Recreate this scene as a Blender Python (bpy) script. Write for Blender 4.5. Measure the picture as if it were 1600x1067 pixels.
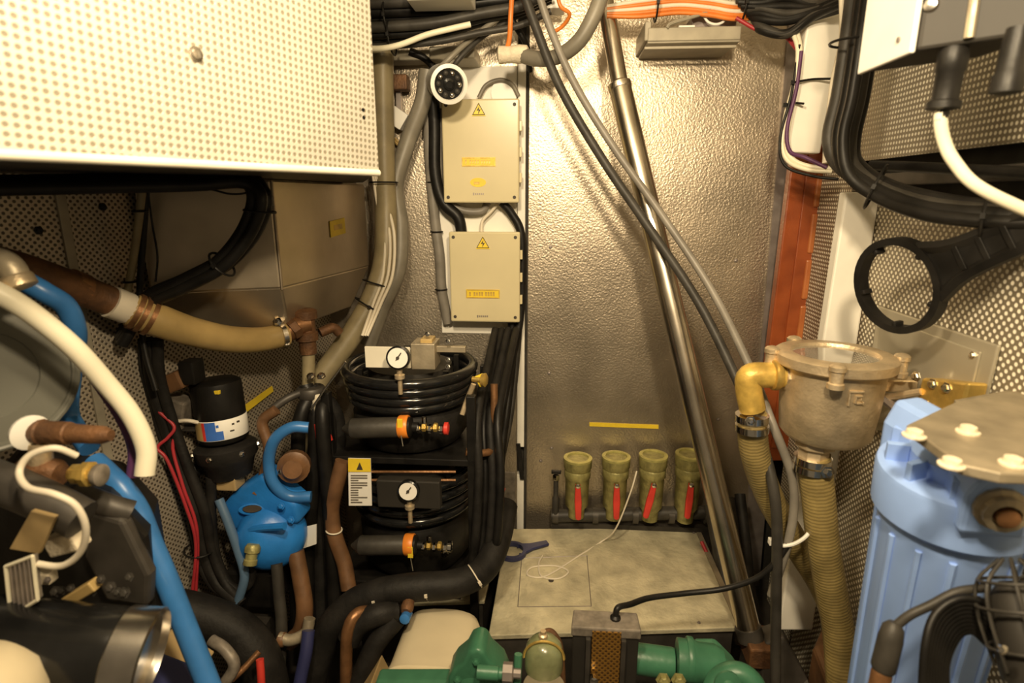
import bpy, bmesh, math, random
from mathutils import Vector as V, Matrix
random.seed(7)
for o in list(bpy.data.objects): bpy.data.objects.remove(o)
SC = bpy.context.scene; COL = SC.collection
# ------------------------------------------------------------------ camera
F = 900.0; CAM = V((0, 0, 1.15))
cd = bpy.data.cameras.new('camera'); cam = bpy.data.objects.new('camera', cd); COL.objects.link(cam)
cd.sensor_width = 36; cd.lens = F/1600*36; cd.clip_start = 0.02
cam.location = CAM; cam.rotation_euler = (math.radians(90-14), 0, math.radians(4.3))
cd.dof.use_dof = True; cd.dof.focus_distance = 1.35; cd.dof.aperture_fstop = 3.6
SC.camera = cam
# ------------------------------------------------------------------ light
w = bpy.data.worlds.new('world'); SC.world = w; w.use_nodes = True
w.node_tree.nodes['Background'].inputs[0].default_value = (1, .76, .46, 1)
w.node_tree.nodes['Background'].inputs[1].default_value = 0.15
def lamp(name, loc, power, size, col, target):
    l = bpy.data.lights.new(name, 'AREA'); l.energy = power; l.shape = 'DISK'; l.size = size; l.color = col
    o = bpy.data.objects.new(name, l); COL.objects.link(o); o.location = loc
    o.rotation_euler = (V(target)-V(loc)).to_track_quat('-Z', 'Y').to_euler(); return o
lamp('cabin_lamp', (.15, .12, 1.54), 13.5, .09, (1, .79, .50), (.1, 1.35, .70))
lamp('cabin_lamp_port', (-.15, .30, 1.62), 12, .10, (1, .80, .52), (.05, 1.3, .90))
SC.view_settings.view_transform = 'Standard'; SC.view_settings.look = 'None'
SC.view_settings.exposure = -0.12; SC.view_settings.gamma = 1
# ------------------------------------------------------------------ pixel -> direction
RM = cam.rotation_euler.to_matrix(); FW = RM @ V((0, 0, -1))
def ray(x, y): return RM @ V(((x-800)/F, -(y-533.5)/F, -1))
def P(x, y, Y): d = ray(x, y); return CAM + d*(Y/d.y)
def PX(x, y, X): d = ray(x, y); return CAM + d*(X/d.x)
def PZ(x, y, z): d = ray(x, y); return CAM + d*((z-CAM.z)/d.z)
def PL(x, y, off=0):           # on the port (left) wall, off metres in front of it
    d = ray(x, y); return CAM + d*((-1.13+off)/(d.x-.3*d.y))
def S(p): return (p-CAM).dot(FW)/F
# ------------------------------------------------------------------ materials
MATS = {}
def mat(name, c, rough=.5, metal=0, var=.15, scale=30, bump=0, bscale=None, c2=None, trans=0, coat=0, spec=None):
    if name in MATS: return MATS[name]
    m = bpy.data.materials.new(name); m.use_nodes = True; nt = m.node_tree; N = nt.nodes; L = nt.links
    b = N['Principled BSDF']; b.inputs['Roughness'].default_value = rough; b.inputs['Metallic'].default_value = metal
    if trans: b.inputs['Transmission Weight'].default_value = trans
    if spec is not None: b.inputs['Specular IOR Level'].default_value = spec
    if coat: b.inputs['Coat Weight'].default_value = coat
    tc = N.new('ShaderNodeTexCoord'); nz = N.new('ShaderNodeTexNoise'); nz.inputs['Scale'].default_value = scale
    nz.inputs['Detail'].default_value = 6
    L.new(tc.outputs['Object'], nz.inputs['Vector'])
    r = N.new('ShaderNodeValToRGB'); r.color_ramp.elements[0].position = .32; r.color_ramp.elements[1].position = .68
    d = c2 if c2 else tuple(v*(1-var*2) for v in c)
    r.color_ramp.elements[0].color = (*d, 1); r.color_ramp.elements[1].color = (*(min(1, v*(1+var)) for v in c), 1) if not c2 else (*c, 1)
    L.new(nz.outputs['Fac'], r.inputs['Fac']); L.new(r.outputs['Color'], b.inputs['Base Color'])
    if bump:
        n2 = N.new('ShaderNodeTexNoise'); n2.inputs['Scale'].default_value = bscale or scale*4; n2.inputs['Detail'].default_value = 3
        L.new(tc.outputs['Object'], n2.inputs['Vector'])
        bp = N.new('ShaderNodeBump'); bp.inputs['Strength'].default_value = bump; bp.inputs['Distance'].default_value = .004
        L.new(n2.outputs['Fac'], bp.inputs['Height']); L.new(bp.outputs['Normal'], b.inputs['Normal'])
    MATS[name] = m; return m
def perf(name, base, hole, pitch, rad, rot, rough=.4, metal=.6, axes=('X', 'Z'), bumpd=.0015, var=.12):
    """perforated sheet: a grid of round holes laid on the sheet's own plane"""
    m = bpy.data.materials.new(name); m.use_nodes = True; nt = m.node_tree; N = nt.nodes; L = nt.links
    b = N['Principled BSDF']; b.inputs['Roughness'].default_value = rough
    tc = N.new('ShaderNodeTexCoord'); sp = N.new('ShaderNodeSeparateXYZ'); L.new(tc.outputs['Object'], sp.inputs[0])
    cb = N.new('ShaderNodeCombineXYZ'); L.new(sp.outputs[axes[0]], cb.inputs[0]); L.new(sp.outputs[axes[1]], cb.inputs[1])
    mp = N.new('ShaderNodeMapping'); mp.inputs['Rotation'].default_value[2] = rot
    mp.inputs['Scale'].default_value = (1/pitch,)*3; L.new(cb.outputs[0], mp.inputs[0])
    fr = N.new('ShaderNodeVectorMath'); fr.operation = 'FRACTION'; L.new(mp.outputs[0], fr.inputs[0])
    sb = N.new('ShaderNodeVectorMath'); sb.operation = 'SUBTRACT'; sb.inputs[1].default_value = (.5, .5, 0); L.new(fr.outputs[0], sb.inputs[0])
    s2 = N.new('ShaderNodeSeparateXYZ'); L.new(sb.outputs[0], s2.inputs[0])
    c2 = N.new('ShaderNodeCombineXYZ'); L.new(s2.outputs[0], c2.inputs[0]); L.new(s2.outputs[1], c2.inputs[1])
    ln = N.new('ShaderNodeVectorMath'); ln.operation = 'LENGTH'; L.new(c2.outputs[0], ln.inputs[0])
    rp = N.new('ShaderNodeMapRange'); rp.inputs['From Min'].default_value = rad-.05; rp.inputs['From Max'].default_value = rad+.05
    L.new(ln.outputs['Value'], rp.inputs['Value'])
    nz = N.new('ShaderNodeTexNoise'); nz.inputs['Scale'].default_value = 9; nz.inputs['Detail'].default_value = 5; L.new(tc.outputs['Object'], nz.inputs['Vector'])
    vr = N.new('ShaderNodeMapRange'); vr.inputs['To Min'].default_value = 1-var*2; vr.inputs['To Max'].default_value = 1+var; L.new(nz.outputs['Fac'], vr.inputs['Value'])
    mx = N.new('ShaderNodeMix'); mx.data_type = 'RGBA'; mx.inputs[6].default_value = (*hole, 1); mx.inputs[7].default_value = (*base, 1)
    L.new(rp.outputs[0], mx.inputs[0])
    ml = N.new('ShaderNodeVectorMath'); ml.operation = 'SCALE'; L.new(mx.outputs[2], ml.inputs[0]); L.new(vr.outputs[0], ml.inputs['Scale'])
    L.new(ml.outputs[0], b.inputs['Base Color'])
    mm = N.new('ShaderNodeMath'); mm.operation = 'MULTIPLY'; mm.inputs[1].default_value = metal; L.new(rp.outputs[0], mm.inputs[0]); L.new(mm.outputs[0], b.inputs['Metallic'])
    bp = N.new('ShaderNodeBump'); bp.inputs['Strength'].default_value = .5; bp.inputs['Distance'].default_value = bumpd
    L.new(rp.outputs[0], bp.inputs['Height']); L.new(bp.outputs['Normal'], b.inputs['Normal'])
    MATS[name] = m; return m
mat('bilge', (.035, .03, .025), .6, 0, .3, 12, .4)
mat('foil', (.64, .56, .45), .38, .86, .12, 9, .34, 190)
mat('foil_right', (.54, .465, .365), .37, .87, .12, 7, .34, 180)
mat('white_board', (.88, .85, .77), .5, 0, .05, 8)
mat('cream_paint', (.80, .75, .62), .4, 0, .05, 10, .1)
mat('edge_metal', (.33, .29, .27), .45, .6, .15, 20)
mat('dark_gap', (.03, .027, .022), .8, 0, .2)
mat('wood', (.36, .085, .022), .35, 0, 0, 14, .1, c2=(.22, .045, .012), coat=.4)
mat('wood_lit', (.50, .17, .05), .35, 0, 0, 14, .1, c2=(.36, .10, .03), coat=.4)  # same mahogany, orange lamplight on the mouldings put into the colour
mat('black', (.011, .010, .009), .45, 0, .25, 25, .08, spec=.3)
mat('black_gloss', (.012, .012, .012), .18, 0, .2, 25)
mat('black_rubber', (.016, .0145, .013), .6, 0, .25, 25, .25, spec=.25)
mat('dark_grey', (.045, .041, .035), .5, 0, .2, 25, .1, spec=.35)
mat('grey_pvc', (.22, .20, .17), .45, 0, .12, 20)
mat('grey_hose', (.21, .19, .15), .45, 0, .12, 20)
mat('khaki_hose', (.29, .24, .14), .42, 0, .12, 20, .1)
mat('olive_hose', (.30, .225, .085), .38, 0, .15, 25, .1)
mat('tan_hose', (.47, .33, .13), .38, 0, .12, 14, .1)
mat('white_hose', (.82, .77, .60), .4, 0, .05, 10)
mat('white', (.86, .84, .78), .4, 0, .04, 10)
mat('white_wire', (.75, .68, .55), .5, 0, .05, 10)
mat('blue_hose', (.04, .18, .48), .35, 0, .12, 15)
mat('blue_pump', (.02, .19, .60), .38, 0, .10, 20, .15)
mat('blue_filter', (.31, .48, .93), .45, 0, .05, 10, .05)
mat('navy', (.03, .035, .11), .4, 0, .1, 10)
mat('red', (.65, .05, .035), .4, 0, .12, 20)
mat('red_wire', (.42, .03, .04), .45, 0, .1, 20)
mat('orange', (.80, .25, .03), .4, 0, .1, 20)
mat('orange_wire', (.75, .22, .04), .4, 0, .1, 20)
mat('yellow', (.85, .62, .04), .45, 0, .06, 20)
mat('ink', (.05, .04, .03), .6, 0, .1)
mat('steel', (.62, .58, .52), .25, 1, .10, 30)
mat('pole_steel', (.68, .61, .50), .27, 1, .12, 14)
mat('stainless', (.52, .44, .33), .38, .85, .10, 6, .1, 30)
mat('chrome', (.85, .82, .76), .12, 1, .05, 30)
mat('bronze', (.66, .53, .35), .42, .65, .14, 25, .25, 160)
mat('brass', (.72, .50, .14), .35, .7, .15, 30, .2)
mat('brass_paint', (.66, .44, .10), .4, .3, .2, 30, .2)
mat('rust', (.20, .095, .04), .6, .3, 0, 40, .4, c2=(.10, .05, .025))
mat('copper', (.29, .145, .065), .4, .6, .2, 30, .2)
mat('brown_hose', (.17, .085, .038), .5, 0, .2, 20, .2)
mat('box_cream', (.66, .58, .36), .28, 0, .04, 6, coat=.25)
mat('box_dark', (.024, .021, .017), .6, 0, .15, 10)
mat('plate', (.62, .57, .40), .45, .2, .16, 16, .6, 70)
mat('green', (.05, .175, .10), .38, 0, .12, 18, .15)
mat('green_bowl', (.22, .24, .12), .25, 0, .2, 25, coat=.5)
mat('olive_bronze', (.36, .33, .13), .45, .35, .2, 40, .3)
mat('cover_cream', (.74, .64, .44), .35, 0, .05, 8)
mat('valve_rim', (.50, .46, .16), .45, .3, .15, 40, .2)
mat('tank_grey', (.15, .15, .125), .45, 0, .06, 5)
mat('tape', (.75, .66, .50), .7, 0, .1, 60, .4)
mat('filter_metal', (.42, .36, .26), .45, .5, .15, 20, .2)
mat('tray_cream', (.36, .325, .25), .45, .2, .1, 20)
mat('access_plate', (.50, .46, .36), .42, .5, .06, 8)
mat('glass_lid', (.30, .27, .22), .08, .2, .1, 20, coat=1)
mat('tag_grey', (.23, .20, .165), .5, .2, .2, 60)
mat('tan_tag', (.42, .30, .14), .6, 0, .1, 20)
mat('gauge_face', (.85, .82, .76), .5, 0, .02)
mat('label_blue', (.05, .16, .55), .4, 0, .05)
mat('slate_blue', (.09, .16, .26), .45, 0, .1, 10)
mat('purple', (.10, .03, .10), .5, 0, .1)
mat('base_metal', (.065, .058, .05), .5, .3, .2, 20)
perf('perf_box', (.66, .62, .53), (.25, .22, .16), .0088, .30, math.radians(3), .42, .3)
perf('perf_right', (.26, .225, .165), (1, .95, .80), .0095, .30, 0, .42, .35, ('Y', 'Z'))
perf('perf_right_low', (.27, .23, .165), (1, .94, .78), .0102, .31, math.radians(45), .42, .35, ('Y', 'Z'))
perf('perf_left', (.56, .49, .39), (.08, .065, .045), .0085, .30, math.radians(45), .42, .5)
perf('mesh_brass', (.60, .32, .07), (.07, .035, .01), .0075, .33, math.radians(45), .35, .8)
# ------------------------------------------------------------------ mesh builder
def basis(d):
    d = V(d).normalized(); a = V((0, 0, 1)) if abs(d.z) < .9 else V((1, 0, 0))
    u = d.cross(a).normalized(); return u, d.cross(u).normalized(), d
def crom(pts, k=6):
    if len(pts) < 3: return [pts[0].lerp(pts[1], i/2) for i in range(3)], [0, .5, 1]
    Q = [pts[0]*2-pts[1]]+pts+[pts[-1]*2-pts[-2]]; out = []; ts = []
    for i in range(1, len(Q)-2):
        for j in range(k):
            t = j/k; a, b, c, d = Q[i-1:i+3]
            out.append(.5*(2*b+(c-a)*t+(2*a-5*b+4*c-d)*t*t+(3*b-a-3*c+d)*t**3)); ts.append((i-1+t)/(len(pts)-1))
    out.append(pts[-1]); ts.append(1.0); return out, ts
class MB:
    def __init__(s): s.v = []; s.f = []
    def add(s, vs, fs):
        n = len(s.v); s.v += [V(x) for x in vs]; s.f += [tuple(i+n for i in f) for f in fs]; return s
    def box(s, c, hx, hy, hz):
        c = V(c); X = V((hx, 0, 0)) if not hasattr(hx, '__len__') else V(hx); Y = V((0, hy, 0)) if not hasattr(hy, '__len__') else V(hy)
        Z = V((0, 0, hz)) if not hasattr(hz, '__len__') else V(hz)
        vs = [c+X*a+Y*b+Z*d for a in (-1, 1) for b in (-1, 1) for d in (-1, 1)]
        return s.add(vs, [(0, 1, 3, 2), (4, 6, 7, 5), (0, 4, 5, 1), (2, 3, 7, 6), (0, 2, 6, 4), (1, 5, 7, 3)])
    def prism(s, pts, ext):
        n = len(pts); e = V(ext); vs = [V(p) for p in pts]+[V(p)+e for p in pts]
        return s.add(vs, [tuple(range(n)), tuple(range(2*n-1, n-1, -1))]+[(i, i+n, (i+1) % n+n, (i+1) % n) for i in range(n)])
    def tube(s, pts, r, n=10, k=6, rib=0, pitch=.01, closed=False):
        pts = [V(p) for p in pts]
        if closed: C = pts; ts = [i/len(C) for i in range(len(C))]
        else: C, ts = crom(pts, k)
        if rib:
            D = [0]
            for a, b in zip(C, C[1:]): D.append(D[-1]+(b-a).length)
            m = max(8, int(D[-1]/pitch*4)); R = []; j = 0
            for i in range(m+1):
                d = D[-1]*i/m
                while j < len(D)-2 and D[j+1] < d: j += 1
                R.append(C[j].lerp(C[j+1], (d-D[j])/max(1e-9, D[j+1]-D[j])))
            C = R; ts = [i/m for i in range(m+1)]
        m = len(C); T = []
        for i in range(m):
            a = C[(i-1) % m] if (closed or i > 0) else C[i]; b = C[(i+1) % m] if (closed or i < m-1) else C[i]
            T.append((b-a).normalized())
        u = basis(T[0])[0]; base = len(s.v); fs = []
        for i in range(m):
            u = (u-T[i]*u.dot(T[i])).normalized(); w = T[i].cross(u)
            rr = r if not hasattr(r, '__len__') else (lambda q: r[min(int(q), len(r)-2)]+(r[min(int(q), len(r)-2)+1]-r[min(int(q), len(r)-2)])*(q-min(int(q), len(r)-2)))(ts[i]*(len(r)-1))
            if rib: rr = rr*(1+rib*(1 if i % 4 < 2 else -1))
            s.v += [C[i]+(u*math.cos(2*math.pi*j/n)+w*math.sin(2*math.pi*j/n))*rr for j in range(n)]
        for i in range(m if closed else m-1):
            p = base+i*n; q = base+((i+1) % m)*n
            s.f += [(p+j, p+(j+1) % n, q+(j+1) % n, q+j) for j in range(n)]
        if not closed:
            s.f.append(tuple(base+j for j in range(n-1, -1, -1))); s.f.append(tuple(base+(m-1)*n+j for j in range(n)))
        return s
    def lathe(s, o, d, prof, n=24, sx=1, sy=1):
        u, w, d = basis(d); o = V(o); base = len(s.v)
        for r, h in prof:
            s.v += [o+d*h+(u*math.cos(2*math.pi*j/n)*sx+w*math.sin(2*math.pi*j/n)*sy)*max(r, 1e-5) for j in range(n)]
        for i in range(len(prof)-1):
            p = base+i*n; q = p+n
            s.f += [(p+j, p+(j+1) % n, q+(j+1) % n, q+j) for j in range(n)]
        s.f.append(tuple(base+j for j in range(n-1, -1, -1))); s.f.append(tuple(base+(len(prof)-1)*n+j for j in range(n)))
        return s
    def ring(s, c, d, R, r, n=28, k=8, sx=1, sy=1):
        u, w, d = basis(d); c = V(c)
        return s.tube([c+u*math.cos(2*math.pi*i/n)*R*sx+w*math.sin(2*math.pi*i/n)*R*sy for i in range(n)], r, k, closed=True)
    def build(s, name, m, parent=None, smooth=True, bev=0, seg=2):
        me = bpy.data.meshes.new(name); c = V([(min(v[i] for v in s.v)+max(v[i] for v in s.v))/2 for i in range(3)])
        me.from_pydata([v-c for v in s.v], [], s.f)
        bm = bmesh.new(); bm.from_mesh(me)
        bmesh.ops.recalc_face_normals(bm, faces=bm.faces[:])
        if bev:
            es = [e for e in bm.edges if len(e.link_faces) == 2 and e.calc_face_angle(0) > .6]
            bmesh.ops.bevel(bm, geom=es, offset=bev, segments=seg, profile=.5, affect='EDGES', clamp_overlap=True)
        for f in bm.faces: f.smooth = smooth
        for e in bm.edges:
            if len(e.link_faces) == 2 and e.calc_face_angle(0) > .7: e.smooth = False
        bm.to_mesh(me); bm.free()
        me.materials.append(MATS[m])
        o = bpy.data.objects.new(name, me); COL.objects.link(o); WORLD[o] = c
        if parent: o.parent = parent
        return o
WORLD = {}
def tag(o, label, cat, group=None):
    o['label'] = label; o['category'] = cat
    if group: o['group'] = group
    return o
def thing(name, label, cat, group=None):
    o = bpy.data.objects.new(name, None); COL.objects.link(o); o.empty_display_size = .05; WORLD[o] = None
    return tag(o, label, cat, group)
def struct(o): o['kind'] = 'structure'; return o
def hose(name, pts, rpx, m, label, cat='hose', group=None, n=10, rib=0, pitch=.012, parent=None):
    """pts: (px, py, Y) or Vectors; rpx radius in pixels of the photo at the mid point"""
    Q = [p if isinstance(p, V) else P(*p) for p in pts]; r = rpx*S(Q[len(Q)//2])
    o = MB().tube(Q, r, n, 6, rib, pitch).build(name, m, parent)
    return tag(o, label, cat, group) if label else o
def tie(c, d, R, label, group=None, m='black', w=.0022):
    t = thing('cable_tie', label, 'cable tie', group); u, v_, _ = basis(d)
    MB().ring(c, d, R, w, 20, 6).build('loop', m, t)
    MB().box(V(c)+u*R, u*.004, v_*.004, V(d).normalized()*.003).build('clasp', m, t, False); return t
def clamp(m_, c, d, R, wd=.006):   # worm-drive hose clamp band
    return m_.lathe(V(c)-V(d).normalized()*wd, d, [(R*.97, 0), (R*1.05, 0), (R*1.05, wd*2), (R*.97, wd*2)], 20)
def bolt(parent, c, d, R=.006, m='steel', name='bolt'):
    return MB().lathe(c, d, [(R*1.5, 0), (R*1.5, R*.3), (R, R*.35), (R, R*.95), (R*.6, R*1.1)], 6).build(name, m, parent, False)

# ================================================================== SETTING
YB = 1.6; ZC = 1.82; ZP = .20
struct(MB().box((-.15, .75, -.01), .95, .95, .01).build('floor', 'bilge', None, False))
struct(MB().box((-.15, .75, ZC+.015), .95, .95, .015).build('ceiling', 'cream_paint', None, False))
wb = struct(MB().box((-.06, YB+.03, ZC/2), .80, .02, ZC/2).build('wall_back', 'dark_gap', None, False))
def face_box(name, m, x0, x1, z0, z1, y0, y1, parent, bev=.002):
    return MB().box(((x0+x1)/2, (y0+y1)/2, (z0+z1)/2), (x1-x0)/2, (y1-y0)/2, (z1-z0)/2).build(name, m, parent, False, bev)
xs = P(822, 400, YB).x; xl = P(809, 400, YB).x; xb = P(688, 400, YB).x
face_box('panel', 'foil', -.84, xl, 0, ZC, YB-.006, YB+.012, wb)
# starboard lining panel, edge leaning like the photo
p0 = P(1237, 40, YB-.02); p1 = P(1188, 660, YB-.02)
xe = lambda z: p1.x+(p0.x-p1.x)*(z-p1.z)/(p0.z-p1.z)
MB().prism([V((xs+.004, YB-.012, 0)), V((xe(0), YB-.012, 0)), V((xe(ZC), YB-.012, ZC)), V((xs+.004, YB-.012, ZC))], (0, .02, 0)).build('panel', 'foil_right', wb, False, .003)
MB().prism([V((xe(0)-.02, YB-.020, 0)), V((xe(0)+.035, YB-.020, 0)), V((xe(ZC)+.035, YB-.020, ZC)), V((xe(ZC)-.005, YB-.020, ZC))], (0, .008, 0)).build('edge_strip', 'edge_metal', wb, False)
za, zb2, zc2 = P(815, 695, YB).z, P(815, 738, YB).z, ZP
face_box('batten', 'white_board', xl, xs-.002, za, 1.50, YB-.016, YB+.01, wb)
face_box('batten', 'white_board', xl, xs-.002, .05, zb2, YB-.016, YB+.01, wb)
MB().box((xl+.010, YB-.02, (za+zb2)/2), (.006, 0, .0), .004, (.006, 0, -(za-zb2)/2-.012)).build('strap', 'black_rubber', wb, False)
face_box('seam_strip', 'dark_gap', xs-.003, xs+.005, .05, ZC, YB-.014, YB+.01, wb)
face_box('backing_board', 'white_board', xb, xl-.002, P(750, 520, YB).z, P(750, 105, YB).z, YB-.010, YB, wb)
for (x, y) in ((860, 386), (858, 583), (1150, 407), (862, 700), (1122, 655), (845, 720)):
    bolt(wb, P(x, y, YB-.013), (0, -1, 0), .0035, 'edge_metal', 'rivet')
face_box('insulation_patch', 'tag_grey', P(783, 740, YB).x, P(806, 740, YB).x, P(790, 822, YB).z, P(790, 735, YB).z, YB-.010, YB, wb)

# starboard (right) wall: two perforated sheets with a dark gap between
XR = .64
wr = struct(MB().box((XR+.055, .80, ZC/2), .015, .85, ZC/2).build('wall_right', 'dark_gap', None, False))
def sheet(name, m, y0, y1, z0, z1): return MB().box((XR+.004, (y0+y1)/2, (z0+z1)/2), .004, (y1-y0)/2, (z1-z0)/2).build(name, m, wr, False)
sheet('perforated_panel', 'perf_right', -.05, 1.34, 1.225, ZC)
sheet('perforated_panel', 'perf_right_low', -.05, 1.34, .0, 1.145)
sheet('perforated_panel', 'perf_right', 1.345, 1.52, .0, 1.60)
MB().box((XR+.012, .645, 1.185), .006, .695, .012).build('stringer', 'base_metal', wr, False, .002)
# access plate screwed over the perforations
aq = [PX(1372, 470, XR), PX(1572, 536, XR), PX(1520, 690, XR), PX(1345, 640, XR)]
aq = [PX(1378, 478, XR), PX(1568, 540, XR), PX(1528, 700, XR), PX(1352, 668, XR)]
MB().prism([p+V((-.002, 0, 0)) for p in aq], (-.006, 0, 0)).build('access_frame', 'access_plate', wr, False, .002)
ac = sum(aq, V())/4
MB().prism([ac+(p-ac)*.84+V((-.008, 0, 0)) for p in aq], (-.004, 0, 0)).build('access_plate', 'access_plate', wr, False, .0015)
for p in aq: bolt(wr, ac+(p-ac)*.76+V((-.012, 0, 0)), (-1, 0, 0), .004, 'steel', 'screw')
# cream frames against that wall
def post(name, a0, a1, b0, b1, th, m='white_board'):
    return MB().prism([a0, a1, b1, b0], (0, th, 0)).build(name, m, None, False, .004)
t = struct(post('trim_1', P(1262, 36, 1.36), P(1322, 18, 1.36), P(1229, 238, 1.36), P(1282, 240, 1.36), .03))
t = struct(post('trim_2', P(1322, 300, 1.23), P(1376, 300, 1.23), P(1216, 985, 1.20), P(1270, 985, 1.20), .03))
# mahogany door frame
t = struct(MB().prism([P(1250, 150, 1.51), P(1296, 150, 1.51), P(1228, 720, 1.51), P(1180, 720, 1.51)], (0, .03, 0)).build('door_1', 'wood', None, False, .003))
for i in range(4):
    y0 = 262+i*72; y1 = y0+62
    f = lambda y, x: x-(y-262)*.127
    MB().prism([P(f(y0, 1279), y0, 1.50), P(f(y0, 1302), y0, 1.50), P(f(y1, 1302), y1, 1.50), P(f(y1, 1279), y1, 1.50)], (0, .02, 0)).build('moulding', 'wood_lit', t, False, .004)
MB().prism([P(1264, 240, 1.505), P(1304, 240, 1.505), P(1242, 700, 1.505), P(1205, 700, 1.505)], (0, .012, 0)).build('moulding_back', 'wood', t, False, .002)

# port (left) wall: perforated sheets
def lw(Y): return V((-1.13+.3*Y, Y, 0))
wl = struct(MB().prism([lw(1.62)+V((-.03, 0, 0)), lw(-.1)+V((-.03, 0, 0)), lw(-.1)+V((-.06, 0, 0)), lw(1.62)+V((-.06, 0, 0))], (0, 0, ZC)).build('wall_left', 'dark_gap', None, False))
ld = V((.3, 1, 0)).normalized(); ln = V((1, -.3, 0)).normalized(); LANG = math.atan2(1, .3)
def lsheet(y0, y1, z0, z1, m='perf_left'):
    a, b = lw(y0), lw(y1); L_ = (b-a).length
    me = MB().box((0, 0, 0), L_/2, .004, (z1-z0)/2); o = me.build('perforated_panel', m, wl, False)
    WORLD[o] = (a+b)/2+V((0, 0, (z0+z1)/2)); o.rotation_euler = (0, 0, LANG); return o
ys = PL(100, 360).y
lsheet(-.1, ys-.004, .0, ZC); lsheet(ys+.002, 1.6, .0, ZC)
a = lw(ys); MB().box(a+V((0, 0, .95))+ln*.006, ld*.008, ln*.003, (0, 0, .55)).build('joint_strip', 'tray_cream', wl, False, .001)
for (x, y) in ((160, 323), (60, 360)): bolt(wl, PL(x, y, .005), ln, .005, 'black', 'rivet')

# ================================================================== OVERHEAD LOCKER
zb = 1.187; B = P(590, 262, .95); B.z = zb
A = V((-.60, .36, zb)); Cc = V((-.48, 1.45, zb)); D = V((lw(1.45).x+.012, 1.45, zb)); E = V((lw(.36).x+.012, .36, zb))
ol = thing('overhead_locker', 'large cream perforated metal locker hanging from the ceiling above the steel tank', 'locker')
MB().prism([A+(E-A).normalized()*.006, B+V((-.006, .004, 0)), Cc, D, E], (0, 0, ZC-zb)).build('body', 'dark_grey', ol, False)
fd = (B-A).normalized(); fn = V((fd.y, -fd.x, 0)); FL = (B-A).length
fm = MB().box((0, 0, 0), FL/2, .003, (ZC-zb)/2).build('perforated_face', 'perf_box', ol, False, .001)
WORLD[fm] = (A+B)/2+V((0, 0, (ZC-zb)/2)); fm.rotation_euler = (0, 0, math.atan2(fd.y, fd.x))
MB().tube([A+fn*.001+V((0, 0, .002)), B+fn*.001+V((0, 0, .002))], .0055, 10).build('edge_lip', 'cream_paint', ol)
def onface(x, y, off=.003):
    d = ray(x, y); k = (A-CAM).dot(fn)/d.dot(fn); return CAM+d*k+fn*off
bw = MB().lathe(onface(303, 85), fn, [(.0085, 0), (.0085, .0015), (.006, .002), (.0055, .006), (.002, .0065)], 16).build('bolt', 'steel', ol)
for p in ((565, 172), (566, 184)): MB().lathe(onface(*p), fn, [(.003, 0), (.003, .0008)], 8).build('rivet', 'black', ol)

# ================================================================== STAINLESS TANK
tk = thing('steel_tank', 'brushed stainless steel tank with tapered base below the overhead locker', 'tank')
c0 = P(441, 459, 1.15); c1 = P(575, 402, 1.55); z0 = .965
q0 = V((c0.x, 1.15, z0)); q1 = V((c1.x, 1.56, z0)); ql = V((lw(1.06).x+.02, 1.06, z0)); qb = V((lw(1.56).x+.02, 1.56, z0))
MB().prism([q0, q1, qb, ql], (0, 0, zb-z0)).build('body', 'stainless', tk, False, .006)
cen = (q0+q1+qb+ql)/4; low = [cen+(p-cen)*.70-V((0, 0, .10)) for p in (q0, q1, qb, ql)]; up = [p+V((0, 0, .004)) for p in (q0, q1, qb, ql)]
MB().add(up+low, [(0, 1, 2, 3), (7, 6, 5, 4)]+[(i, (i+1) % 4, (i+1) % 4+4, i+4) for i in range(4)]).build('tapered_base', 'stainless', tk, False, .004)
MB().tube([q0+V((.001, -.001, 0)), q0+V((.001, -.001, zb-z0-.004))], .0025, 8).build('corner_weld', 'stainless', tk)
fx = (q1-q0).normalized(); fno = V((fx.y, -fx.x, 0))
def ontank(x, y, off=.0):
    d = ray(x, y); k = (q0-CAM).dot(fno)/d.dot(fno); return CAM+d*k+fno*off
MB().prism([ontank(514, 346, .001), ontank(537, 340, .001), ontank(539, 364, .001), ontank(516, 371, .001)], fno*.0012).build('sticker', 'yellow', tk, False)
MB().prism([ontank(520, 352, .0023), ontank(533, 349, .0023), ontank(534, 357, .0023), ontank(521, 360, .0023)], fno*.0003).build('sticker_print', 'brass_paint', tk, False)

# ================================================================== CABLE HARNESS UNDER LOCKER
g = 'black cables looped in front of the steel tank'
for i, (dx, dy, dY, r) in enumerate(((0, 0, 0, 11), (9, -6, .015, 10), (-9, 3, -.005, 10), (12, 6, .01, 9), (4, 9, -.015, 9))):
    hose('harness_cable', [(-40, 290+dy*.7, .76+dY), (120, 287+dy*.7, .84+dY), (300, 281+dy, .95+dY), (378+dx*.5, 277+dy, 1.0+dY), (405+dx, 308, 1.0+dY), (388+dx, 360+dy*.4, 1.0+dY), (345+dx*.8, 408+dy, 1.0+dY), (285+dx*.4, 442+dy, 1.0+dY), (228, 472+dy, 1.0+dY), (190, 530+dy, .98+dY)], r, 'black', 'thick black cable looping down in front of the steel tank', 'cable', g)
hose('thin_wire', [(298, 291, .99), (330, 296, .99), (360, 303, .99), (385, 301, .99), (402, 290, .99)], 1.6, 'black', 'thin black wire sagging under the overhead locker', 'wire')
for (x, y, d) in ((341, 413, (.5, 0, .4)), (400, 330, (.1, 0, 1))):
    tie(P(x+6, y, 1.0), d, .026, 'black cable tie around the cables in front of the steel tank', 'ties on the tank harness')
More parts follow.
